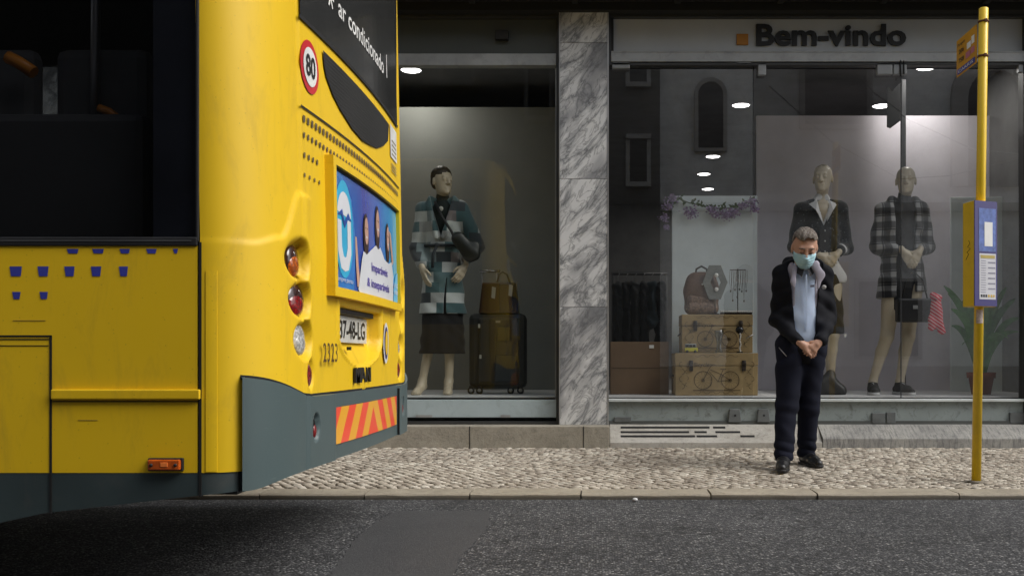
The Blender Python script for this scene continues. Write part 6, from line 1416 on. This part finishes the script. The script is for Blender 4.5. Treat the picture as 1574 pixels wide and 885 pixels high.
sdf_obj('white_shirt', [cap((0, .02, 1.56), (0, .02, 1.06), .150, .150, .05, .66), cap((0, .02, 1.62), (0, .015, 1.70), .085, .075, .04), cap((.06, -.03, 1.10), (.15, -.02, 1.02), .09, .07, .03, .6), cap((.175, -.01, 1.27), (.155, -.055, 1.262), .055, .05, .01)], WHITEC, t, .007, lambda x, y, z, D: np.maximum(np.maximum(folds(.003)(x, y, z, D), .975 - z), -np.maximum(np.abs(x) - np.interp(np.asarray(z).ravel(), [1.45, 1.7], [-.01, .055])[None, None, :], y + .03)))
q = MB()
for sx in (-1, 1): q.add([(sx * .02, -.115, 1.50), (sx * .055, -.07, 1.69), (sx * .125, -.045, 1.665), (sx * .075, -.115, 1.60)], [(0, 1, 2, 3)])
mkobj('collar', q, WHITEC, t, local=True)
sdf_obj('skirt', [cap((.02, .02, 1.10), (.04, .02, .54), .155, .165, .05, .7)], CLOTHBLK, t, .008, lambda x, y, z, D: np.maximum(np.maximum(folds(.007, 30, 4, 0)(x, y, z, D), .53 - z), z - 1.05))
q = MB(); q.box(.185, .205, -.05, -.046, .50, .53); mkobj('price_tag', q, WHITEV, t, local=True)
t2 = thing('black_bag', 'slumped black bag on the display floor behind the man', 'handbag', (X(1277, 8.6), 8.6, .512))
sdf_obj('bag_body', [cap((-.10, 0, .05), (.08, 0, .04), .06, .05, .04, .8), cap((-.06, 0, .10), (0, 0, .18), .07, .035, .04, .8), cap((.0, 0, .12), (.09, 0, .05), .06, .04, .04, .8)], mat('black_bag_nylon', (.012, .012, .012), .5, bump=.3), t2, .007, lambda x, y, z, D: np.maximum(folds(.006, 25, 25)(x, y, z, D), .002 - z))
# bald mannequin, plaid jacket
R3 = rotm('Z', -16)
A3_ = [((-.165, .02, 1.60), (-.205, .05, 1.29), (-.055, -.13, 1.24)), ((.165, .02, 1.60), (.22, .05, 1.29), (.105, -.13, 1.24))]
t, P, H = mann('bald mannequin in black and white plaid jacket, charcoal dress and trainers', 1388, 8.65, {'sh': 1.60, 'hip': 1.0, 'arms': A3_}, R3, (.025, .0, 1.85), 1.08,
    hands=[((-.045, -.14, 1.235), (.45, -.25, -.8), (.2, .9, 0), 1, 14, 1.05), ((.098, -.145, 1.235), (-.45, -.25, -.8), (-.2, .9, 0), -1, 14, 1.05)],
    legs=[((-.085, .02, .92), (-.145, -.02, .50), (-.255, .02, .12), (.092, .056, .034)), ((.085, .02, .92), (.035, -.03, .50), (-.02, .02, .12), (.092, .056, .034))],
    feet=[((-.257, .02, .10), RAD(-10), .22), ((-.022, .02, .10), RAD(10), .22)])
sdf_obj('body', P, MANQ, t, .0065)
sdf_obj('dress', [cap((0, .02, 1.55), (0, .02, 1.25), .135, .115, .05, .66), cap((0, .02, 1.25), (-.02, .02, .95), .115, .150, .05, .68), cap((-.02, .02, .95), (-.03, .02, .74), .150, .145, .03, .7), cap((-.11, .02, 1.605), (.11, .02, 1.605), .055, .055, .04), cap((0.01, .02, 1.62), (.015, .012, 1.73), .07, .055, .04)], DRESSG, t, .007, lambda x, y, z, D: np.maximum(folds(.0025)(x, y, z, D), .735 - z))
sk_ = sdf_obj('underskirt', [cap((-.02, .02, .95), (-.03, .02, .74), .155, .150, .03, .7)], CLOTHBLK, t, .008, lambda x, y, z, D: np.maximum(np.maximum(D, .73 - z), z - .93))
def pj_post(x, y, z, D):
    D = folds(.007, 13, 15, 3)(x, y, z, D); D = np.maximum(D, .865 + .03 * np.sin(x * 9) - z); w_ = np.interp(np.asarray(z).ravel(), [.86, 1.2, 1.5, 1.72], [.085, .075, .085, .10])[None, None, :]
    cut = np.maximum(np.maximum(np.abs(x + .0) - w_, y + .02), -(y + .125)); return np.maximum(D, -cut)
sdf_obj('plaid_jacket', [cap((0, .03, 1.54), (0, .03, 1.25), .165, .165, .06, .68), cap((0, .03, 1.25), (.0, .03, .86), .165, .225, .05, .66), cap((-.12, .03, 1.615), (.12, .03, 1.615), .066, .066, .05), cap((-.165, .02, 1.60), (-.208, .05, 1.29), .074, .066, .04), cap((-.208, .05, 1.29), (-.085, -.095, 1.245), .064, .05, .03), cap((.165, .02, 1.60), (.223, .05, 1.29), .074, .066, .04), cap((.223, .05, 1.29), (.13, -.095, 1.245), .064, .05, .03), cap((-.12, -.05, 1.45), (-.10, .0, 1.68), .035, .04, .03), cap((.12, -.05, 1.45), (.10, .0, 1.68), .035, .04, .03)], m_tartan(), t, .007, pj_post)
RUB = mat('white_rubber_sole', (.5, .5, .5), .5)
shoe((-.257, .02, .07), RAD(-10), t, mat('black_canvas', (.015, .015, .016), .8), .27, RUB); shoe((-.022, .02, .07), RAD(12), t, bpy.data.materials['black_canvas'], .27, RUB)
q = MB()
for (a, yw) in (((-.257, .02), -10), ((-.022, .02), 12)):
    f = (math.sin(RAD(yw)), -math.cos(RAD(yw)))
    for k_ in range(4):
        c = (a[0] + f[0] * (.03 + .02 * k_), a[1] + f[1] * (.03 + .02 * k_), .112 - .011 * k_); q.tube([(c[0] - .02, c[1], c[2] - .006), (c[0], c[1] - .004, c[2] + .002), (c[0] + .02, c[1], c[2] - .006)], .003, 5)
mkobj('laces', q, WHITEV, t, local=True)
t2 = thing('handbag', 'black structured handbag hanging from the hands of the bald mannequin', 'handbag', (X(1404, 8.45), 8.45, Z(495, 8.45)))
q = MB(); q.box(-.145, .145, -.05, .05, 0, .20); mkobj('bag_body', q, mat('black_bag_leather', (.012, .012, .013), .35, bump=.2), t2, .015, local=True)
q = MB(); q.tube([(-.10, 0, .19), (-.06, .0, .36), (0, .0, .43), (.08, .0, .36), (.12, 0, .19)], .007, 6); mkobj('bag_handle', q, BLACK, t2, local=True)
q = MB(); q.box(-.02, .02, -.056, -.05, .11, .14); mkobj('clasp', q, STEEL, t2, local=True)
t3 = thing('scarf', 'red and white patterned scarf knotted on the black handbag', 'scarf', (X(1438, 8.4), 8.40, Z(515, 8.4)))
tt2 = NT('red_white_scarf'); v = tt2.coord(); sp_ = tt2.n('ShaderNodeSeparateXYZ'); tt2.l(v, sp_.inputs[0]); fr_ = tt2.math('FRACT', tt2.math('MULTIPLY', tt2.math('ADD', sp_.outputs[0], tt2.math('MULTIPLY', sp_.outputs[2], 1.4)), 24.0)); RS = tt2.bsdf(tt2.mix(tt2.math('LESS_THAN', fr_, .3), (.50, .006, .035), (.60, .50, .50)), .8)
sdf_obj('scarf_cloth', [cap((-.005, 0, .31), (-.035, 0, .07), .024, .040, .03, .4), cap((.01, 0, .30), (.040, -.01, .03), .024, .034, .02, .4), cap((.0, 0, .31), (.01, 0, .12), .030, .034, .03, .4), cap((-.030, 0, .335), (.025, 0, .32), .030, .028, .02, .6), ellp((0, -.01, .315), (.028, .025, .024), None, .01)], RS, t3, .006, folds(.005, 50, 10))
